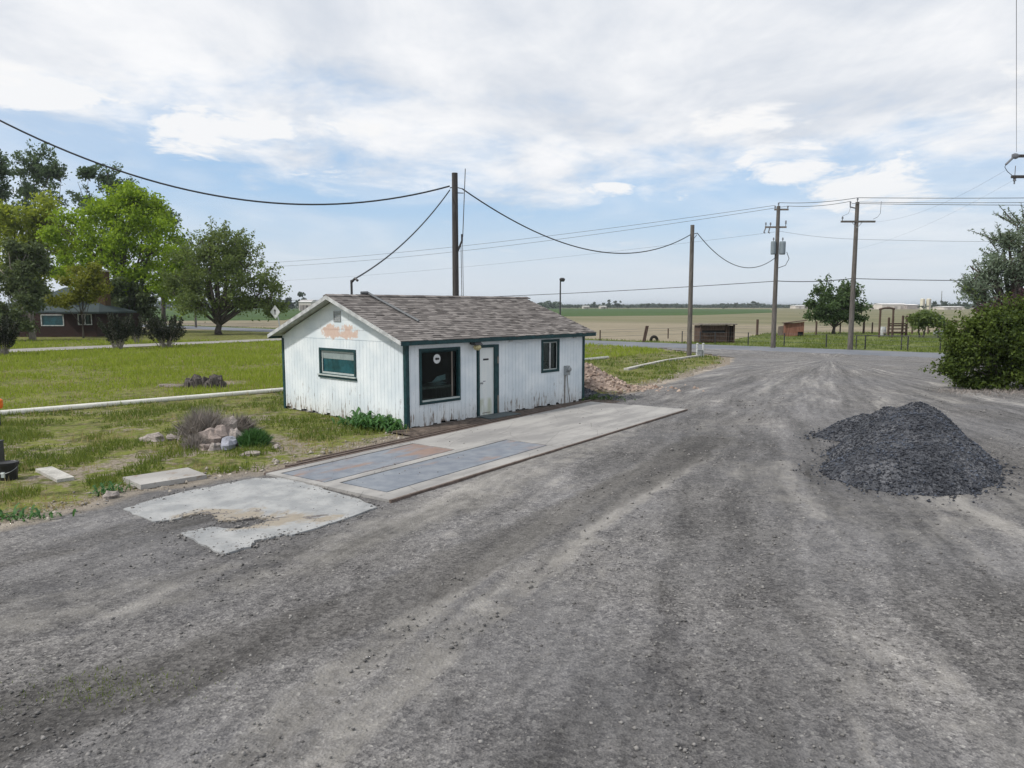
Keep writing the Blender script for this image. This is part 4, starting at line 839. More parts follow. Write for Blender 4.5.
w = MB().box((-.95, -.06, hC-1.62), (.65, .06, hC-1.5)); ca = w.build('crossarm', M['greywood'], pC)
insul(0, -.9, 0, hC-1.5, .3, ca); insul(0, -.55, 0, hC-1.5, .3, ca); insul(0, .6, 0, hC-1.5, .45, ca)
w = MB(); w.tube([(-.9, 0, hC-1.6), (-1.05, -.05, hC-1.95), (-.95, -.05, hC-2.0)], .05, 6); w.build('cutout_fuse', M['insul'], ca); w = MB(); w.tube([(-.6, 0, hC-1.6), (-.7, -.05, hC-1.95), (-.6, -.05, hC-2.0)], .05, 6); w.build('cutout_fuse', M['insul'], ca)
M['tank'] = simple('transformer_paint', (.20, .24, .27), .12, 6, .45)
for x_, y_, r_ in ((-.31, -.1, .19), (.40, -.05, .23)):
    w = MB(); w.lathe([(r_*.85, hC-3.6), (r_, hC-3.5), (r_, hC-2.7), (r_*.9, hC-2.62)], 14, Matrix.Translation((x_, y_, 0))); tk = w.build('transformer', M['tank'], pC)
    insul(0, x_, y_, hC-2.63, .3, tk)
w = MB(); w.tube([(.75, 0, hC-3.4), (.95, 0, hC-3.9), (.7, 0, hC-4.4), (.15, 0, hC-4.6)], .025, 5); w.build('loop_cable', M['wire'], pC)
pD, cD, hD = pole('utility_pole', 'tall pole with one wide crossarm beside the small tree', 850, 350, (856.5, 202), .19, .13, 'pole')
MB().box((-1.15, -.14, hD-1.45), (1.3, -.02, hD-1.32)).build('crossarm', M['pole'], pD); ca = pD.children[-1]
insul(0, -1.05, -.08, hD-1.32, .3, ca)
w = MB(); w.tube([(-.4, -.08, hD-1.4), (0, -.14, hD-1.85)], .02, 5); w.tube([(.4, -.08, hD-1.4), (0, -.14, hD-1.85)], .02, 5); w.build('brace', M['metal'], pD)
w = MB(); w.tube([(-.05, 0, hD-.45), (-.5, 0, hD-.35), (-.5, 0, hD-.15)], .05, 6); w.build('top_bracket', M['insul'], pD); insul(0, -.5, 0, hD-.2, .25, pD); insul(0, 0, 0, hD, .3, pD)
w = MB(); w.tube([(1.2, 0, hD-1.2), (1.5, 0, hD-1.05), (1.68, 0, hD-.8), (1.7, 0, hD+.05)], .015, 5); w.build('jumper_wire', M['wiregrey'], pD); w = MB(); w.tube([(-1.05, -.08, hD-1.0), (-.6, 0, hD-.8), (-.45, 0, hD-.3)], .012, 5); w.build('jumper_wire', M['wiregrey'], pD)
# pole just right of the frame: its crossarm end is seen
YE = 34.0
ce = P(1046, 306, YE); ce.z = 0; pE = thing('utility_pole', 'pole at right edge with only its crossarm ends in view', 'utility pole', ce); zE = P(1015, 156, YE).z
MB().tube([(0, 0, -.1), (0, 0, zE+.9)], [.18, .14], 12).build('shaft', M['darkpole'], pE)
xa = P(1013, 156, YE).x-ce.x; zb = P(1015, 177, YE).z
MB().box((xa, -.06, zE-.06), (.7, .06, zE+.06)).build('crossarm', M['darkpole'], pE); ca = pE.children[-1]
w = MB(); w.blob((xa+.12, 0, zE), (.2, .1, .13), 2, .1, 10, 6); w.tube([(xa+.05, 0, zE-.03), (xa-.3, 0, zE-.38)], .05, 6); w.build('insulator', M['insul'], ca)
w = MB(); w.tube([(xa-.3, 0, zE-.38), (xa-.34, 0, zE-.5), (xa-.2, 0, zE-.7), (xa+.05, 0, zb+.05)], .015, 5); w.build('jumper_wire', M['wire'], pE)
MB().box((xa, -.07, zb-.05), (.7, .05, zb+.07)).build('crossarm', M['darkpole'], pE); ca = pE.children[-1]
w = MB(); w.tube([(xa+.15, 0, zb+.5), (xa+.15, 0, zb-.02)], .018, 5); w.build('pin', M['insul'], ca); insul(0, xa+.15, 0, zb-.32, .32, ca)
# hidden pole further along the road, behind the trees
cF = G(196, 327.5); pF = thing('utility_pole', 'distant pole largely hidden behind the round tree', 'utility pole', cF); hF = P(196, 266, cF.y).z
MB().tube([(0, 0, -.1), (0, 0, hF)], [.17, .13], 8).build('shaft', M['pole'], pF); MB().box((-1, -.05, hF-.5), (1, .05, hF-.38)).build('crossarm', M['pole'], pF)
def wire(label, a, b, sag, r, m='wire', n=36, name='overhead_wire'):
    a, b = Vector(a), Vector(b); pts = [a.lerp(b, i/n)-Vector((0, 0, 4*sag*(i/n)*(1-i/n))) for i in range(n+1)]
    return tag(MB().tube(pts, r, 5).build(name, M[m]), label, 'wire')
topA = cA+Vector((-.2, 0, hA-.5)); topA2 = cA+Vector((.3, -.1, hA-.62))
wire('thick dark cable sweeping from upper left to the pole behind office', P(-60, 88, 25), topA, 1.95, .032)
wire('dark service cable slanting from the dark pole down to office roof', topA-Vector((0, 0, .15)), MAST, .35, .024)
wire('dark sagging cable between the office pole and plain grey pole', topA2, cB+Vector((-.12, 0, hB-.6)), 1.75, .028)
wire('short sagging cable from plain pole to the transformer pole', cB+Vector((.3, -.05, hB-.5)), cC+Vector((-.15, -.1, P(773, 258, cC.y).z)), 1.35, .026)
ct = cC+Vector((0, 0, hC)); dt_ = cD+Vector((0, 0, hD)); ft = cF+Vector((0, 0, hF))
wire('upper of two thin power lines left of the transformer pole', ft+Vector((-.8, 0, 0)), ct+Vector((-.25, 0, .05)), .9, .016, 'wiregrey')
wire('lower of two thin power lines left of the transformer pole', ft+Vector((.8, 0, -.4)), ct+Vector((.7, 0, .0)), 1.1, .016, 'wiregrey')
wire('faint middle line left of the transformer pole', ft+Vector((0, 0, -2.6)), ct+Vector((0, -.1, -1.9)), .8, .008, 'wiregrey')
er = P(1110, 195, 46)
wire('top power line between transformer pole and wide crossarm pole', ct+Vector((0, 0, .25)), dt_+Vector((0, 0, .3)), .15, .022, 'wiregrey')
wire('second power line between transformer pole and wide crossarm pole', ct+Vector((.7, 0, .0)), dt_+Vector((-.5, 0, .05)), .15, .02, 'wiregrey')
wire('top power line running right from the wide crossarm pole', dt_+Vector((0, 0, .3)), P(1120, 197, 46), .05, .022, 'wiregrey')
wire('second power line running right from the wide crossarm pole', dt_+Vector((0, 0, .0)), P(1120, 201, 46), .08, .018, 'wiregrey')
wire('third lowest power line running right from wide crossarm pole', dt_+Vector((-.4, 0, -.1)), P(1120, 205, 46), .05, .02, 'wiregrey')
zc = P(779, 231, cC.y); zd = P(852, 239, cD.y)
wire('faint middle line between the two tall road poles', zc, zd, .1, .010, 'wiregrey'); wire('faint middle line running right behind the willow', zd, P(1110, 241, 46), .1, .010, 'wiregrey')
c1_ = P(778, 281, cC.y); c2_ = P(852, 278.5, cD.y)
wire('low telephone cable running left from the transformer pole', P(180, 297, cF.y-1), c1_, .9, .026, 'wire'); wire('low telephone cable between the two tall road poles', c1_, c2_, .12, .03, 'wire'); wire('low telephone cable running right to the willow', c2_, P(1110, 279, 46), .12, .026, 'wire')
wire('vertical looking wire rising overhead at the right edge', P(1016.5, 152, YE), (1.89, 4.0, 15.0), .0, .008, 'wire')
wire('faint slanting line from right edge pole to crossarm pole', P(1006, 170, YE), dt_+Vector((1.3, 0, -1.4)), .5, .004, 'wiregrey'); wire('fainter lower slanting line from the right edge pole', P(1012, 181, YE), dt_+Vector((-.2, 0, -3.4)), .4, .003, 'wiregrey')
# ================================================================= road furniture
cS = P(274, 312, 78); t = thing('road_sign', 'white diamond road sign seen tilted beside the road', 'sign', (cS.x+.35, 78, 0), -.5)
w = MB(); q = .74; w.prism([(0, -.02, cS.z-q), (q, -.02, cS.z), (0, -.02, cS.z+q), (-q, -.02, cS.z)], (0, .02, 0), Matrix.Translation((-.3, 0, 0))); pn = w.build('panel', M['signwhite'], t)
w = MB(); z_ = cS.z; w.prism([(-.38, -.026, z_-.28), (-.24, -.026, z_-.28), (-.24, -.026, z_+.12), (-.38, -.026, z_+.12)], (0, .004, 0)); w.prism([(-.5, -.026, z_+.1), (-.12, -.026, z_+.1), (-.31, -.026, z_+.34)], (0, .004, 0)); w.build('arrow_symbol', M['black'], pn)
w = MB(); w.tube([(.45, .03, -.05), (.1, .03, cS.z-.7), (-.3, .03, cS.z+.3)], .06, 6); w.build('post', M['metal'], t)
c = G(560, 337.5); hL = P(560, 281, c.y).z; t = thing('yard_light', 'thin pole with a single lamp head beyond the office', 'lamp post', c); w = MB(); w.tube([(0, 0, 0), (0, 0, hL)], [.09, .07], 8); w.build('post', M['darkmetal'], t)
w = MB(); w.lathe([(.08, hL-.05), (.27, hL+.05), (.29, hL+.22), (.15, hL+.32)], 14, Matrix.Translation((.18, -.05, 0))); hd_ = w.build('lamp_head', M['darkmetal'], t); MB().lathe([(.18, hL-.08), (.25, hL+.03)], 14, Matrix.Translation((.18, -.05, 0))).build('lens', M['glass'], hd_)
for px, lab in ((697, 'left one of two short white marker posts by plain pole'), (703, 'right one of two short white marker posts by plain pole')):
    c = G(px, 357); t = thing('marker_post', lab, 'post', c, 0, 'white marker posts'); MB().tube([(0, 0, 0), (0, 0, .8)], .07, 10).build('shaft', M['white'], t); MB().lathe([(.08, .8), (.085, .84), (.03, .88)], 10).build('cap', M['white'], t)
c = G(699.5, 357); t = thing('utility_pedestal', 'small grey utility box between the white marker posts', 'utility box', c); MB().box((-.13, -.1, 0), (.13, .1, .42)).build('body', M['metal'], t); MB().box((-.15, -.12, .42), (.15, .12, .47)).build('lid', M['metal'], t)
# leaning post, tyre
c = G(643.5, 342.2); t = thing('leaning_post', 'dark leaning timber post beside the half buried tyre', 'post', c); w = MB().prism([(-.13, -.1, -.1), (.13, -.1, -.1), (.13, .1, -.1), (-.13, .1, -.1)], (.3, 0, 1.55)); w.build('shaft', M['oldwood'], t)
c = G(654, 341.5); t = thing('old_tyre', 'dark tyre standing half buried at the roadside', 'tyre', c)
w = MB(); w.tube([(.28*math.cos(a), .0, .12+.32*math.sin(a)) for a in np.linspace(-.4, PI+.4, 18)], .13, 8); w.build('tread', M['rubber'], t)
# fence along far side of the road
ft_ = thing('wire_fence', 'low wire fence with thin metal posts along the roadside', 'fence', (0, 0, 0))
fp = [(682, 343.2), (700, 344), (715, 344.3), (748, 345.3), (784, 346.3), (826, 348), (865, 349.3), (907.5, 350.8), (940, 352)]
pts = []
for px, py in fp:
    c = G(px, py); pts.append(c); MB().box((c.x-.035, c.y-.035, -.05), (c.x+.035, c.y+.035, 1.05)).build('post', M['darkmetal'], ft_)
w = MB()
for hz in (.35, .7, 1.0):
    for a, b in zip(pts[:-1], pts[1:]): w.tube([a+Vector((0, 0, hz)), b+Vector((0, 0, hz))], .008, 4)
w.build('wires', M['wiregrey'], ft_)
f2 = thing('field_fence', 'wire fence with wooden posts in front of the ploughed field', 'fence', (0, 0, 0)); pts = []
for px, py, hh, rr in ((600, 341, 1.0, .06), (668, 338.5, 1.0, .06), (700, 336.5, 1.1, .07), (757, 335.5, 1.75, .13), (816, 335, 1.5, .1), (840, 333.5, 1.3, .08), (863.5, 333.5, 1.7, .12), (872, 333.5, 1.3, .08), (912, 334, 1.4, .1), (928, 334, 1.4, .1), (966, 334.5, 1.4, .1), (1000, 335, 1.4, .1)):
    c = G(px, py); pts.append((c, hh)); MB().tube([(c.x, c.y, -.05), (c.x, c.y, hh)], rr, 7).build('post', M['oldwood'], f2)
w = MB()
for hz in (.4, .8, 1.0):
    for (a, _), (b, __) in zip(pts[:-1], pts[1:]): w.tube([a+Vector((0, 0, hz)), b+Vector((0, 0, hz))], .01, 4)
w.build('wires', M['wiregrey'], f2)
rl = thing('pole_rail', 'long dark pipe rail across the green paddock', 'rail', (0, 0, 0)); a = G(855, 349); b = G(948, 351.5); w = MB(); w.tube([a+Vector((0, 0, 1.02)), b+Vector((0, 0, 1.08))], .03, 6); w.build('rail', M['darkmetal'], rl)
for q in (0.0, .5, 1.0): c = a.lerp(b, q)+Vector((.12, .1, 0)); MB().tube([c, c+Vector((0, 0, 1.03))], .04, 6).build('post', M['darkmetal'], rl)
# mailbox stand
c = G(952, 352.5); t = thing('mailbox_stand', 'black mailbox on two dark posts by the big bush', 'mailbox', c)
for x_ in (-.36, .26): MB().box((x_-.05, -.05, -.05), (x_+.05, .05, 1.15)).build('post', M['oldwood'], t)
MB().box((-.45, -.12, 1.15), (.75, .12, 1.2)).build('shelf', M['oldwood'], t)
for x_ in (-.28, .2):
    w = MB(); pr = [(x_-.13, -.28, 1.2), (x_+.13, -.28, 1.2), (x_+.13, -.28, 1.34)]+[(x_+.13*math.cos(a), -.28, 1.34+.1*math.sin(a)) for a in np.linspace(.3, PI-.3, 6)]+[(x_-.13, -.28, 1.34)]; w.prism(pr, (0, .55, 0)); w.build('mailbox', M['black'], t)
# livestock shed, hutch
c = G(717, 343); t = thing('livestock_shed', 'low dark plank shed with dark open doorway beside the road', 'shed', c, .12)
w = MB()
for i in range(7):
    if i == 4: continue
    w.box((-1.45, -.02+random.uniform(-.01, .01), .1+i*.2), (.75, .02, .28+i*.2))
w.build('plank_wall', M['oldwood'], t)
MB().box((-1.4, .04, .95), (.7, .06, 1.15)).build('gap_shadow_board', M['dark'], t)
w = MB()
for x_ in (-1.48, .82, 1.5): w.box((x_-.07, -.06, -.05), (x_+.07, .06, 1.65))
w.build('corner_posts', M['oldwood'], t)
MB().box((-1.45, 1.6, 0), (1.5, 1.64, 1.5)).box((-1.46, .03, .05), (-1.42, 1.6, 1.5)).box((1.48, .06, .05), (1.52, 1.6, 1.5)).build('back_wall', M['oldwood'], t)
w = MB()
for i in range(15): w.box((-1.7+i*.225, -.3+random.uniform(-.15, .1), 1.56+random.uniform(0, .03)), (-1.7+i*.225+.21, 1.8, 1.62+random.uniform(0, .05)))
w.build('roof', M['greywood'], t)
w = MB().box((1.0, -.02, .05), (1.08, .02, 1.5)).box((1.25, -.02, .05), (1.3, .02, 1.5)); w.build('doorway_slats', M['oldwood'], t)
c = G(794, 336.5); t = thing('animal_hutch', 'small red brown hutch with slanted roof beyond the transformer pole', 'hutch', c, -.25)
w = MB().prism([(-.95, -.02, 0), (.35, -.02, 0), (.35, -.02, .5), (.95, -.02, .5), (.95, -.02, 1.55), (-.95, -.02, 1.3)], (0, .04, 0)); w.build('front_wall', M['redwood'], t)
MB().box((-.95, .03, 0), (-.91, 1.3, 1.28)).box((.91, .03, 0), (.95, 1.3, 1.5)).box((-.9, 1.26, 0), (.9, 1.3, 1.4)).build('side_wall', M['redwood'], t)
MB().prism([(-1.1, -.3, 1.36), (1.15, -.3, 1.66), (1.15, -.3, 1.72), (-1.1, -.3, 1.42)], (0, 1.8, 0)).build('roof', M['oldwood'], t); MB().box((.38, .2, 0), (.9, .24, .5)).build('doorway', M['dark'], t)
c = G(781, 336); t = thing('leaning_board', 'pale board panel left of the red brown hutch', 'panel', c); MB().prism([(-.35, 0, 0), (.35, 0, 0), (.4, .1, 1.1), (-.3, .1, 1.0)], (0, .04, 0)).build('board', M['greywood'], t)
# corral pieces
c = G(885.5, 337.5); t = thing('gate_arch', 'tall dark wooden gate arch at the paddock', 'gate arch', c)
for x_ in (-.66, .66): MB().tube([(x_, 0, -.05), (x_, 0, 2.85)], .1, 7).build('post', M['oldwood'], t)
MB().tube([(-.78, 0, 2.85), (-.3, 0, 2.98), (.3, 0, 3.0), (.78, 0, 2.9)], .1, 7).build('beam', M['oldwood'], t)
c = G(897, 336.5); t = thing('loading_chute', 'dark timber loading chute with rails right of the gate arch', 'chute', c, .1)
for x_, h_ in ((-1.0, 2.0), (-.55, 2.1), (.55, 2.2), (1.0, 2.2)): MB().box((x_-.08, -.08, -.05), (x_+.08, .08, h_)).build('post', M['oldwood'], t)
for z_ in (.45, .8, 1.15, 1.35): MB().box((-1.0, -.12, z_-.07), (1.0, -.083, z_+.07)).build('rail', M['oldwood'], t)
MB().box((-.9, .2, .3), (.9, 1.2, .4)).build('ramp', M['greywood'], t)
c = G(882.5, 336); t = thing('salt_block', 'pale upright barrel beside the gate arch', 'barrel', c); MB().lathe([(.28, 0), (.33, .3), (.33, .7), (.28, .95)], 14).build('body', M['white'], t); MB().lathe([(.29, .95), (.27, .98)], 14).build('lid', M['blind'], t)
c = G(949.5, 335); t = thing('rail_frame', 'low dark timber frame right of the paddock bushes', 'frame', c)
for x_ in (-.62, .62): MB().box((x_-.07, -.07, 0), (x_+.07, .07, 1.5)).build('post', M['oldwood'], t)
MB().box((-.75, -.06, 1.5), (.75, .06, 1.62)).build('beam', M['oldwood'], t)
c = G(944, 335.5); t = thing('water_trough', 'pale grey water trough in the paddock', 'trough', c); w = MB().box((-1.0, -.3, 0), (1.0, -.24, .55)).box((-1.0, .24, 0), (1.0, .3, .55)).box((-1.0, -.24, 0), (-.94, .24, .55)).box((.94, -.24, 0), (1.0, .24, .55)); w.build('shell', M['metal'], t); MB().box((-.94, -.24, .4), (.94, .24, .42)).build('water', M['tealpane'], t)
# ================================================================= house on the left
c = G(60, 337.3); t = thing('brick_house', 'low dark brick house with green grey hip roof among trees', 'house', (c.x, c.y, 0), .0); hy = c.y
def hx(px): return P(px, 320, hy).x-c.x
def hzz(py): return P(60, py, hy).z
x0, x1 = hx(8), hx(96); ev = hzz(313.5)
w = MB()
wins = [(hx(41), hx(64), hzz(326), hzz(314.5)), (hx(78), hx(92), hzz(325), hzz(314))]
xs = sorted({x0, x1, *[q for o in wins for q in o[:2]]})
for a, b in zip(xs[:-1], xs[1:]):
    mid = (a+b)/2; o = [q for q in wins if q[0] < mid < q[1]]
    if o: w.box((a, 0, -.1), (b, .2, o[0][2])); w.box((a, 0, o[0][3]), (b, .2, ev))
    else: w.box((a, 0, -.1), (b, .2, ev))
w.box((x0, 8.8, -.1), (x1, 9, ev)); w.box((x0, .2, -.1), (x0+.2, 8.8, ev)); w.box((x1-.2, .2, -.1), (x1, 8.8, ev)); w.build('wall', M['brick'], t)
def hip(name, xa, xb, ya, yb, z0, z1, m, o=.6):
    xa -= o; xb += o; ya -= o; yb += o; hy_ = (yb-ya)/2; b = MB()
    b.add([(xa, ya, z0), (xb, ya, z0), (xb, yb, z0), (xa, yb, z0), (xa+min(hy_, (xb-xa)/2-.2), ya+hy_, z1), (xb-min(hy_, (xb-xa)/2-.2), ya+hy_, z1), (xa, ya, z0-.18), (xb, ya, z0-.18), (xb, yb, z0-.18), (xa, yb, z0-.18)],
          [(0, 1, 5, 4), (1, 2, 5), (2, 3, 4, 5), (3, 0, 4), (1, 0, 6, 7), (2, 1, 7, 8), (3, 2, 8, 9), (0, 3, 9, 6), (6, 9, 8, 7)]); return b.build(name, m, t)
rf = hip('roof', hx(68), x1, 0, 6, ev+.18, hzz(303), M['houseroof'], .75); 
rf2 = hip('roof', x0, hx(70), 1.0, 9, ev+.2, hzz(286), M['houseroof'], .6)
xc = hx(83); MB().box((xc-.7, 3.0, 2.5), (xc+.7, 4.1, hzz(270))).build('chimney', M['chimbrick'], t); ch_ = t.children[-1]; MB().box((xc-.8, 2.9, hzz(270)), (xc+.8, 4.2, hzz(268.5))).build('cap', M['concrete'], ch_)
for i, (a, b, z0, z1) in enumerate(wins):
    w = MB(); q = .09
    w.box((a, -.05, z0), (b, .1, z0+q)).box((a, -.05, z1-q), (b, .1, z1)).box((a, -.05, z0+q), (a+q, .1, z1-q)).box((b-q, -.05, z0+q), (b, .1, z1-q))
    if i: w.box(((a+b)/2-.05, -.04, z0+q), ((a+b)/2+.05, .1, z1-q))
    wn = w.build('window', M['white'], t); MB().box((a+q, .04, z0+q), (b-q, .06, z1-q)).build('pane', M['tealpane'] if i == 0 else M['glass'], wn)
MB().box((wins[1][0]+.7, .3, wins[1][2]), (wins[1][0]+1.0, .33, wins[1][3])).build('curtain', M['blind'], t)
MB().box((x0+.2, .5, -.05), (x1-.2, .55, ev)).build('inner_wall', M['dark'], t)
# ================================================================= trees
def at(px, Y): return Vector(((px-512)/FPX*Y*1.0, Y, 0))
def lob(Y, base, items, depth=.9):       # lobes from picture extents at depth Y: (cx,cy,rx,ry,weight)
    s = Y/FPX; out = []
    for (cx, cy, rx, ry, w_) in items:
        p = P(cx, cy, Y); out.append((p.x-base.x, random.uniform(-.3, .3)*rx*s, p.z, rx*s, rx*s*depth, ry*s, w_))
    return out
b = at(128, 86); tree('maple_tree', 'big bright green spreading tree behind the brick house', 'tree', b, lob(86, b, [(112, 225, 34, 34, 3), (150, 222, 26, 28, 2.2), (86, 245, 28, 34, 2.2), (165, 255, 27, 32, 2), (128, 262, 36, 30, 2.2), (75, 280, 22, 24, 1), (172, 285, 24, 24, 1.2), (120, 205, 24, 18, 1.2), (60, 225, 14, 20, .7), (138, 196, 18, 10, .5)]), 'bright', .23, 720, 38, 'bark', (.36, 6), .5, twig=170, shell=.2, subr=.16)
b = at(28, 96); tree('ash_tree', 'yellow green tree behind the dark juniper at far left', 'tree', b, lob(96, b, [(28, 215, 24, 26, 2), (12, 240, 22, 30, 2), (48, 245, 20, 30, 2), (30, 275, 26, 25, 1)]), 'yellow', .30, 300, 38, 'bark', (.36, 7), .6, twig=110, shell=.2)
for i, (px, Y, items, lab) in enumerate(((40, 125, [(38, 165, 18, 14, 2), (26, 182, 16, 14, 1.6), (52, 180, 13, 18, 1.8), (40, 205, 22, 26, 2)], 'tallest sparse grey green poplar behind the yellow tree'),
        (98, 122, [(84, 180, 10, 12, 1.2), (110, 180, 12, 14, 1.4), (95, 202, 22, 18, 1.6), (126, 200, 14, 18, 1.4), (142, 222, 16, 18, 1), (105, 235, 26, 22, 1)], 'sparse grey green poplar rising above the bright tree'),
        (-6, 118, [(-4, 175, 11, 22, 2), (-8, 215, 14, 26, 2)], 'thin poplar cut by the left frame edge'))):
    b = at(px, Y); tree('poplar_tree', lab, 'tree', b, lob(Y, b, items), 'poplar', .30, 150, 30, 'bark', (.34, 12), .55, 'poplars behind the brick house', twig=130, shell=.1, clus=6, subr=.16, shoots=50, slen=.85)
b = at(165, 112); tree('poplar_tree', 'lower grey green tree between bright and round trees', 'tree', b, lob(112, b, [(160, 228, 16, 18, 1.4), (180, 255, 16, 22, 1.6), (188, 285, 18, 22, 1.5), (150, 285, 25, 25, 1)]), 'poplar', .30, 190, 32, 'bark', (.3, 8), .55, 'poplars behind the brick house', twig=100, shell=.1)
b = at(138, 84); tree('spruce_tree', 'dark dense low tree right of the brick house', 'tree', b, lob(84, b, [(118, 308, 14, 16, 2), (140, 305, 14, 18, 2), (128, 295, 16, 14, 1.5), (152, 315, 8, 9, .8)]), 'dark', .22, 220, 50, 'bark', (.2, 2), .38, twig=30)
b = at(33, 66); tree('juniper_tree', 'dark shaggy juniper with pale trunk before the brick house', 'tree', b, lob(66, b, [(22, 268, 18, 28, 2), (36, 285, 20, 24, 2.2), (10, 295, 18, 26, 2), (44, 302, 10, 14, 1), (16, 245, 11, 16, 1), (3, 275, 12, 32, 1.2), (20, 318, 20, 10, 1.5), (34, 252, 7, 12, .6)]), 'dark', .18, 290, 46, 'palebark', (.22, 4), .36, twig=70, shell=.2, clus=9)
b = at(84, 71); tree('young_tree', 'thin yellow leaved young tree before the house chimney', 'tree', b, lob(71, b, [(84, 274, 13, 14, 2), (92, 290, 12, 9, 1.2), (72, 292, 14, 11, 1.6), (56, 302, 12, 8, 1.2), (96, 280, 10, 12, .8)]), 'amber', .17, 190, 36, 'bark', (.07, 2.4), .34, twig=60, shell=.1, clus=6)
b = at(219, 80); tree('round_tree', 'round crowned olive green tree standing alone by the driveway', 'tree', b, lob(80, b, [(222, 260, 36, 27, 3), (196, 272, 26, 28, 2.4), (250, 275, 26, 26, 2.2), (225, 288, 40, 20, 1.6), (266, 296, 18, 16, 1.0), (182, 292, 16, 18, 1), (225, 246, 26, 15, 1.4), (268, 308, 13, 9, .6), (205, 305, 20, 12, .9), (238, 306, 20, 10, .8)]), 'olive', .17, 760, 28, 'bark', (.33, 2.2), .40, twig=300, lobe_limbs=3, shell=.3, clus=8, subr=.17, shoots=120, slen=.8)
b = at(833, 82.5); tree('orchard_tree', 'small dark green tree beside the wide crossarm pole', 'tree', b, lob(82.5, b, [(832, 306, 16, 12, 2.2), (819, 301, 9, 11, 1.2), (846, 303, 11, 12, 1.5), (842, 291, 8, 9, .6), (826, 293, 8, 9, .6), (857, 312, 8, 8, .8), (815, 314, 6, 7, .7), (835, 315, 16, 6, 1.4), (851, 296, 7, 9, .4)]), 'deep', .19, 230, 34, 'bark', (.17, 1.6), .30, twig=130, lobe_limbs=3, shell=.2, clus=6, shoots=60, slen=.6)
b = Vector((25.5, 36.5, 0)); tree('willow_tree', 'grey green willow crown rising behind the big bush at right', 'tree', b, lob(36.5, b, [(1012, 262, 26, 16, 1.6), (990, 278, 22, 18, 1.5), (1028, 232, 24, 15, 1.5), (1040, 285, 35, 26, 1.6), (976, 294, 12, 10, .7), (1060, 240, 30, 25, 2), (1075, 275, 30, 30, 2), (1002, 244, 10, 9, .4)]), 'willow', .06, 460, 34, 'bark', (.30, 2.6), .22, twig=560, shoots=110, slen=.5, lobe_limbs=3, droop=.5, elong=3.4, shell=.1, clus=6, subr=.15)
b = at(1003, 32); tree('plum_shrub', 'dark purple leaved shrub above the big green bush', 'shrub', b, lob(32, b, [(1003, 308, 15, 9, 1.8), (1022, 302, 14, 10, 1.8), (1000, 325, 14, 10, 1), (1018, 330, 20, 12, 1.5)]), 'purple', .09, 130, 36, 'bark', (.07, .7), .2, twig=80, stems=3, shell=.2)
b = at(1002, 27.4); tree('big_bush', 'big dense green bush at the right frame edge', 'bush', b, lob(27.4, b, [(974, 350, 18, 24, 2), (1000, 342, 26, 24, 3), (1030, 345, 28, 30, 3), (963, 368, 12, 15, 1.3), (990, 370, 26, 17, 1.6), (1020, 373, 26, 15, 1.6), (1055, 360, 25, 28, 2.5), (985, 328, 12, 10, .9), (1015, 322, 14, 8, .7), (955, 352, 8, 8, .5), (958, 336, 9, 9, .5), (1000, 322, 9, 10, .6), (950, 374, 8, 8, .4), (975, 383, 18, 8, .9), (1005, 384, 22, 8, .9), (1022, 318, 9, 9, .5)]), 'bush', .08, 900, 36, 'bark', (.05, .5), .16, twig=260, stems=9, shell=.3, clus=8, subr=.17, shoots=210, slen=.38)
def vase(name, label, c, rx, hz, n, seed, group):
    t = thing(name, label, 'shrub', c, 0, group); R = random.Random(seed); wb = MB(); P3 = []
    for i in range(n):
        a = R.random()*6.28; e = Vector((math.cos(a)*rx*R.uniform(.2, 1), math.sin(a)*rx*R.uniform(.2, 1), hz*R.uniform(.55, 1.08))); s = Vector((math.cos(a)*rx*.28*R.random(), math.sin(a)*rx*.28*R.random(), 0)); m = s.lerp(e, .5)+Vector((0, 0, .12*hz))
        wb.tube([s, m, e], [.018, .014, .008], 4, cap=False)
        k_ = 110; tt = .38+.70*RNG.random(k_)[:, None]; base_ = np.array(s)*(1-tt)**2+2*np.array(m)*tt*(1-tt)+np.array(e)*tt**2; P3.append(base_+RNG.normal(size=(k_, 3))*np.array([.06, .06, .13])*(1.25-.6*np.clip(tt, 0, 1.1)))
    wb.build('stems', M['palebark'], t); V = leaves(np.concatenate(P3), .085); npmesh('foliage', V, np.arange(len(V)).reshape(-1, 4), L['shrub'], t); return t
gs = 'dark shrubs along the driveway'
vase('driveway_shrub', 'dark vase shaped shrub nearest the brick house', G(118, 350), 1.25, 2.35, 46, 1, gs); vase('driveway_shrub', 'widest dark vase shaped shrub in the driveway row', G(166, 348.5), 1.75, 2.2, 60, 2, gs)
vase('driveway_shrub', 'small dark shrub between two wide driveway shrubs', G(138, 343.5), .85, 2.0, 22, 3, gs); vase('driveway_shrub', 'dark shrub at the left frame edge by the driveway', G(3, 356), 1.2, 2.5, 46, 4, gs)
b = at(921, 73); tree('paddock_bush', 'leafy bush beside the timber loading chute', 'bush', b, lob(73, b, [(921, 320, 9, 7, 2), (916, 322, 5, 6, 1), (928, 321, 5, 6, 1)]), 'olive', .2, 70, 40, 'bark', (.08, .8), .3, twig=20, stems=3)
b = at(938, 73); tree('paddock_bush', 'small sparse bush left of the low timber frame', 'bush', b, lob(73, b, [(938, 324, 5, 7, 1)]), 'deep', .18, 26, 36, 'bark', (.05, .8), .25, twig=14, stems=2)
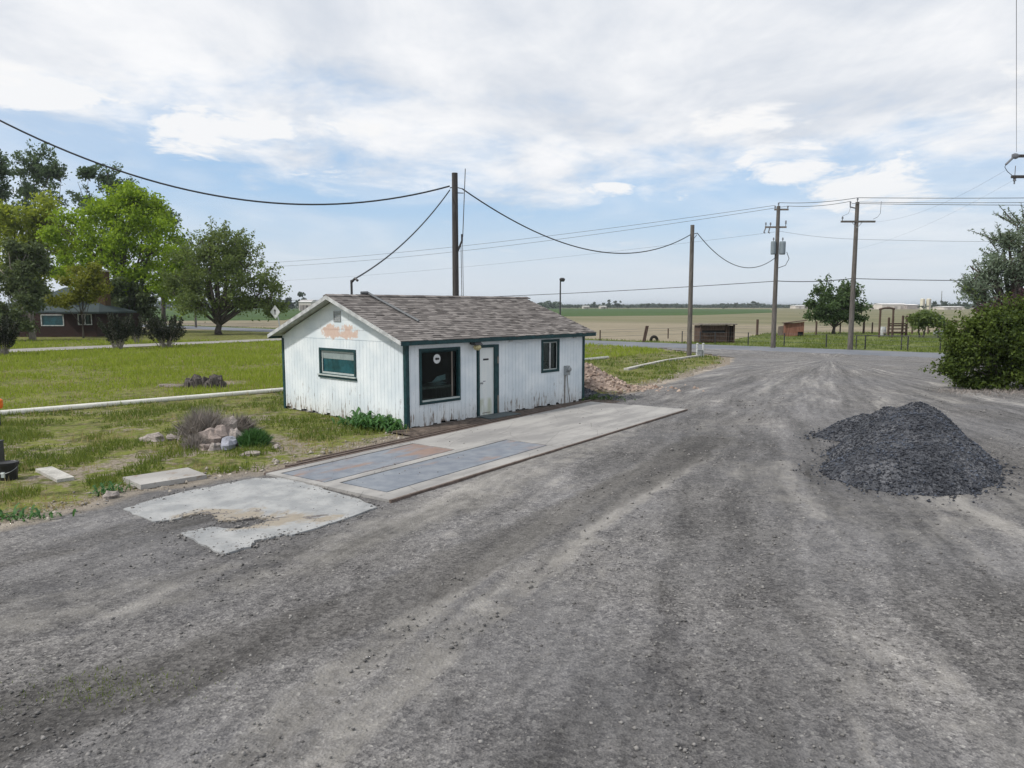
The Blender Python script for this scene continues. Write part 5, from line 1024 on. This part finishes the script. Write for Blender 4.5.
# ================================================================= far distance
def fartree(label, px, top, wpx, Y, leaf='far'):
    b = at(px, Y); z = P(px, top, Y).z; r = wpx*Y/FPX/2; h_ = z
    return tree('far_tree', label, 'tree', b, [(0, 0, h_*.62, r*.8, r*.8, h_*.36, 2), (-r*.5, 0, h_*.45, r*.55, r*.5, h_*.3, 1), (r*.5, 0, h_*.5, r*.5, r*.5, h_*.3, 1)], leaf, h_*.11, 26, 26, 'bark', (h_*.03, h_*.3), h_*.075, 'far trees along the horizon', twig=4)
FT_ = [('far tree beyond field, just right of office roof', 568, 304.8, 9), ('round far tree, second from the office roof', 577, 302.6, 9), ('low far tree left of the tall pair', 588, 304.3, 8), ('far tree left of the tallest clump', 595, 302.8, 8), ('tallest far tree of the clump near yard light', 607, 300.8, 10), ('tall far tree right end of the clump', 617, 300.6, 10), ('small far tree right of the clump', 627, 304.0, 7),
       ('round far tree alone left of plain pole', 645, 302.4, 9), ('broad far tree near the plain pole', 662, 303.2, 15), ('low far tree touching the plain pole left side', 678, 304.2, 9), ('far tree left of the transformer pole, smaller', 725, 304.0, 8), ('broad far tree left of the transformer pole', 735, 303.0, 10), ('large far tree nearest the transformer pole', 752, 301.6, 13), ('low far tree right of transformer pole', 800, 305.0, 8)]
for lab, px, top, wd in FT_: fartree(lab, px, top, wd, 920)
for lab, px, top, wd in (('slim far tree right beside the silos', 934, 299.8, 7), ('tall far tree with mast behind it', 941, 298.5, 8), ('round low far tree between tall ones', 948, 302.5, 10), ('broad far tree left of the willow', 961, 300.5, 12), ('far tree touching the willow outline', 975, 302.5, 9), ('low far bush at the foot of silos', 921, 305.2, 11)): fartree(lab, px, top, wd, 660)
for lab, px, top, wd in (('far tree seen left of gable peak', 303, 293.0, 9), ('smaller far tree above the road sign', 290, 296.0, 10), ('far tree right of the round tree crown', 281, 299, 9), ('far tree below the round tree branches', 250, 299.5, 14), ('far tree behind round tree trunk', 205, 300, 14)): fartree(lab, px, top, wd, 520)
def hedge(name, label, x0, x1, top, Y, n, leaf='far', rnd=1.0):
    xs = RNG.uniform(x0, x1, n); s = Y/FPX; Xw = (xs-512)*s; hz = (P(512, top, Y).z)*(.35+.65*fbm(xs*.12, xs*0+3, 3)); zz = hz*RNG.random(n)
    pts = np.stack([Xw, Y+RNG.normal(size=n)*8, zz], 1); V = leaves(pts, 2.6*Y/1000); return stuff(npmesh(name, V, np.arange(len(V)).reshape(-1, 4), L[leaf]), label, 'treeline')
hedge('far_treeline', 'low continuous dark treeline along the horizon right of the office', 540, 1100, 303.5, 1250, 9000); hedge('far_treeline', 'low green treeline along the horizon behind the left trees', -150, 560, 299.5, 900, 9000)
hl = MB(); pts = [(-4200, 5200), (-2500, 5600), (-800, 5800), (900, 5700), (2200, 5400), (4500, 5000)]
n = 160; vs = []
for i in range(n+1):
    x_ = -5200+10400*i/n; hgt = 8+20*fbm(np.array([i*.11]), np.array([2.2]), 4)[0]; vs += [(x_, 5600, 0), (x_, 5750, hgt), (x_, 6300, 0)]
f = []
for i in range(n): f += [(3*i, 3*i+3, 3*i+4, 3*i+1), (3*i+1, 3*i+4, 3*i+5, 3*i+2)]
struct(MB().add(vs, f).build('hills', simple('distant_hill', (.16, .17, .17), .15, .002), None, True))
M['mast'] = simple('mast_metal', (.2, .2, .2), .1, 1)
for px, lab in ((920, 'left one of two pale grain silos on the horizon'), (926, 'right one of two pale grain silos on the horizon')):
    Y = 690; t = thing('grain_silo', lab, 'silo', at(px, Y), 0, 'grain silos'); hz = P(px, 298.6, Y).z; MB().lathe([(2.1, 0), (2.1, hz-.6), (1.4, hz)], 16).build('body', M['silo'], t); MB().box((-.5, -2.4, 0), (.5, -2.05, hz-.5)).build('ladder_cage', M['barngrey'], t)
def barn(label, x0, x1, top, Y, m='barn', dep=18):
    a = at(x0, Y); b = at(x1, Y); hz = P(x0, top, Y).z; t = thing('warehouse', label, 'warehouse', (a.lerp(b, .5))); hw = (b.x-a.x)/2
    MB().box((-hw, 0, 0), (hw, dep, hz*.8)).build('wall', M[m], t); MB().prism([(-hw-.4, -.4, hz*.8), (-hw-.4, dep+.4, hz*.8), (-hw-.4, dep/2, hz)], (2*hw+.8, 0, 0)).build('roof', M['barnroof'], t)
    w = MB()
    for q in (-.5, .1, .6): w.box((hw*q-1.5, -.06, 0), (hw*q+1.5, -.01, hz*.5))
    w.build('door_panel', M['barngrey'], t)
barn('wide pale warehouse left of the silos', 880, 905, 303.2, 720); barn('grey brown shed directly left of the silos', 905, 916.5, 304.0, 715, 'barngrey'); barn('far left pale warehouse behind the small tree', 862, 879, 304.5, 740); barn('long low white roofed barn under the far trees', 942, 962, 306.2, 640)
barn('white far barn right of the transformer pole', 794, 812, 305.2, 900); barn('white far shed among the trees near yard light', 583, 589, 305.8, 880); barn('tiny white far barn left of plain pole', 600, 606, 305.9, 880); barn('pale far barn between gable and round tree', 300, 312, 299.6, 500)
t = thing('radio_mast', 'thin mast rising from the far trees right of silos', 'mast', at(938.5, 668)); MB().tube([(0, 0, 0), (0, 0, P(938, 291, 668).z)], [.5, .25], 5).build('pole', M['mast'], t)

# ================================================================= air
hz_ = MB().box((-6200, -600, -1), (6200, 9200, 34)).build('haze', bpy.data.materials.new('haze_air'))
hm = hz_.data.materials[0]; hm.use_nodes = True; hm.node_tree.nodes.clear(); k = NT(hm.node_tree)
pv = k.node('ShaderNodeVolumePrincipled'); pv.inputs['Color'].default_value = (.80, .88, .96, 1); pv.inputs['Density'].default_value = .00016; pv.inputs['Anisotropy'].default_value = .2
k.l.new(pv.outputs[0], k.node('ShaderNodeOutputMaterial').inputs['Volume']); stuff(hz_, 'thin pale haze over the far fields', 'haze')
# rubble along the lawn edge
pts = []
for a, b in zip(BND[2:-3], BND[3:-2]):
    L_ = (b-a).length; n_ = int(L_*55); t_ = RNG.random(n_); d_ = (b-a)/L_; nx, ny = -d_.y, d_.x; o_ = RNG.normal(size=n_)*.35+.3
    pts.append(np.stack([a.x+(b.x-a.x)*t_+nx*o_, a.y+(b.y-a.y)*t_+ny*o_, np.full(n_, .03)], 1))
pts = np.concatenate(pts); kq = ~inpoly(pts[:, 0], pts[:, 1], BRECT); pts = pts[kq]
stuff(stones('edge_rubble', pts, .012+.05*RNG.random(len(pts))**5, M['edgestone']), 'pale rubble bits along the lawn and gravel edge', 'rubble')

cp_ = G(105, 692); n_ = 450; bx_ = np.stack([cp_.x+RNG.normal(size=n_)*.42, cp_.y+RNG.normal(size=n_)*.16, np.full(n_, .045)], 1)
stuff(blades('yard_weeds', bx_, .01+.025*RNG.random(n_), np.full(n_, .008), L['weedgrass'], 1.2), 'thin sprouting weeds in the dark gravel at lower left', 'weeds')
x, y = sample_region(5000, lambda x, y: inpoly(x, y, SLABS[1]) | inpoly(x, y, SLABS[0]), 9, 26, -.9, .5)
kq = RNG.random(len(x)) < sstep(.45, .7, fbm(x*1.6, y*1.6)); x, y = x[kq], y[kq]; pts2 = np.array([tuple(v.co+bpy.data.objects['concrete_slab'].location) for v in bpy.data.objects['concrete_slab'].data.vertices]); n2_ = len(pts2)//2; pts2 = pts2[:n2_]
qi = RNG.integers(0, n2_, 1100); tt_ = RNG.random(1100)[:, None]; ep = pts2[qi]*(1-tt_)+pts2[(qi+1) % n2_]*tt_+RNG.normal(size=(1100, 3))*np.array([.10, .10, 0]); ep[:, 2] = np.where(inpoly(ep[:, 0], ep[:, 1], [tuple(q) for q in pts2]), .062, .05)
stuff(stones('slab_edge_gravel', ep, .006+.02*RNG.random(1100)**3, M['stone']), 'loose gravel gathered along the broken pad edges', 'gravel')
stuff(stones('slab_grit', np.stack([x, y, np.where(inpoly(x, y, SLABS[1]), .062, .09)], 1), .005+.014*RNG.random(len(x))**3, M['stone']), 'loose grit scattered over the concrete pads', 'grit')
S.view_settings.exposure = .03

n_ = 1300; q_ = RNG.random(n_); bx_ = np.stack([15.9+4.2*q_+RNG.normal(size=n_)*.25, 26.9-1.5*np.abs(RNG.normal(size=n_))*.5+RNG.normal(size=n_)*.3-.3*q_, np.full(n_, .04)], 1)
stuff(blades('bush_litter', bx_, .03+.14*RNG.random(n_)**2, np.full(n_, .03), L['dry'], 1.6), 'dry litter and grass at the foot of the big bush', 'litter')
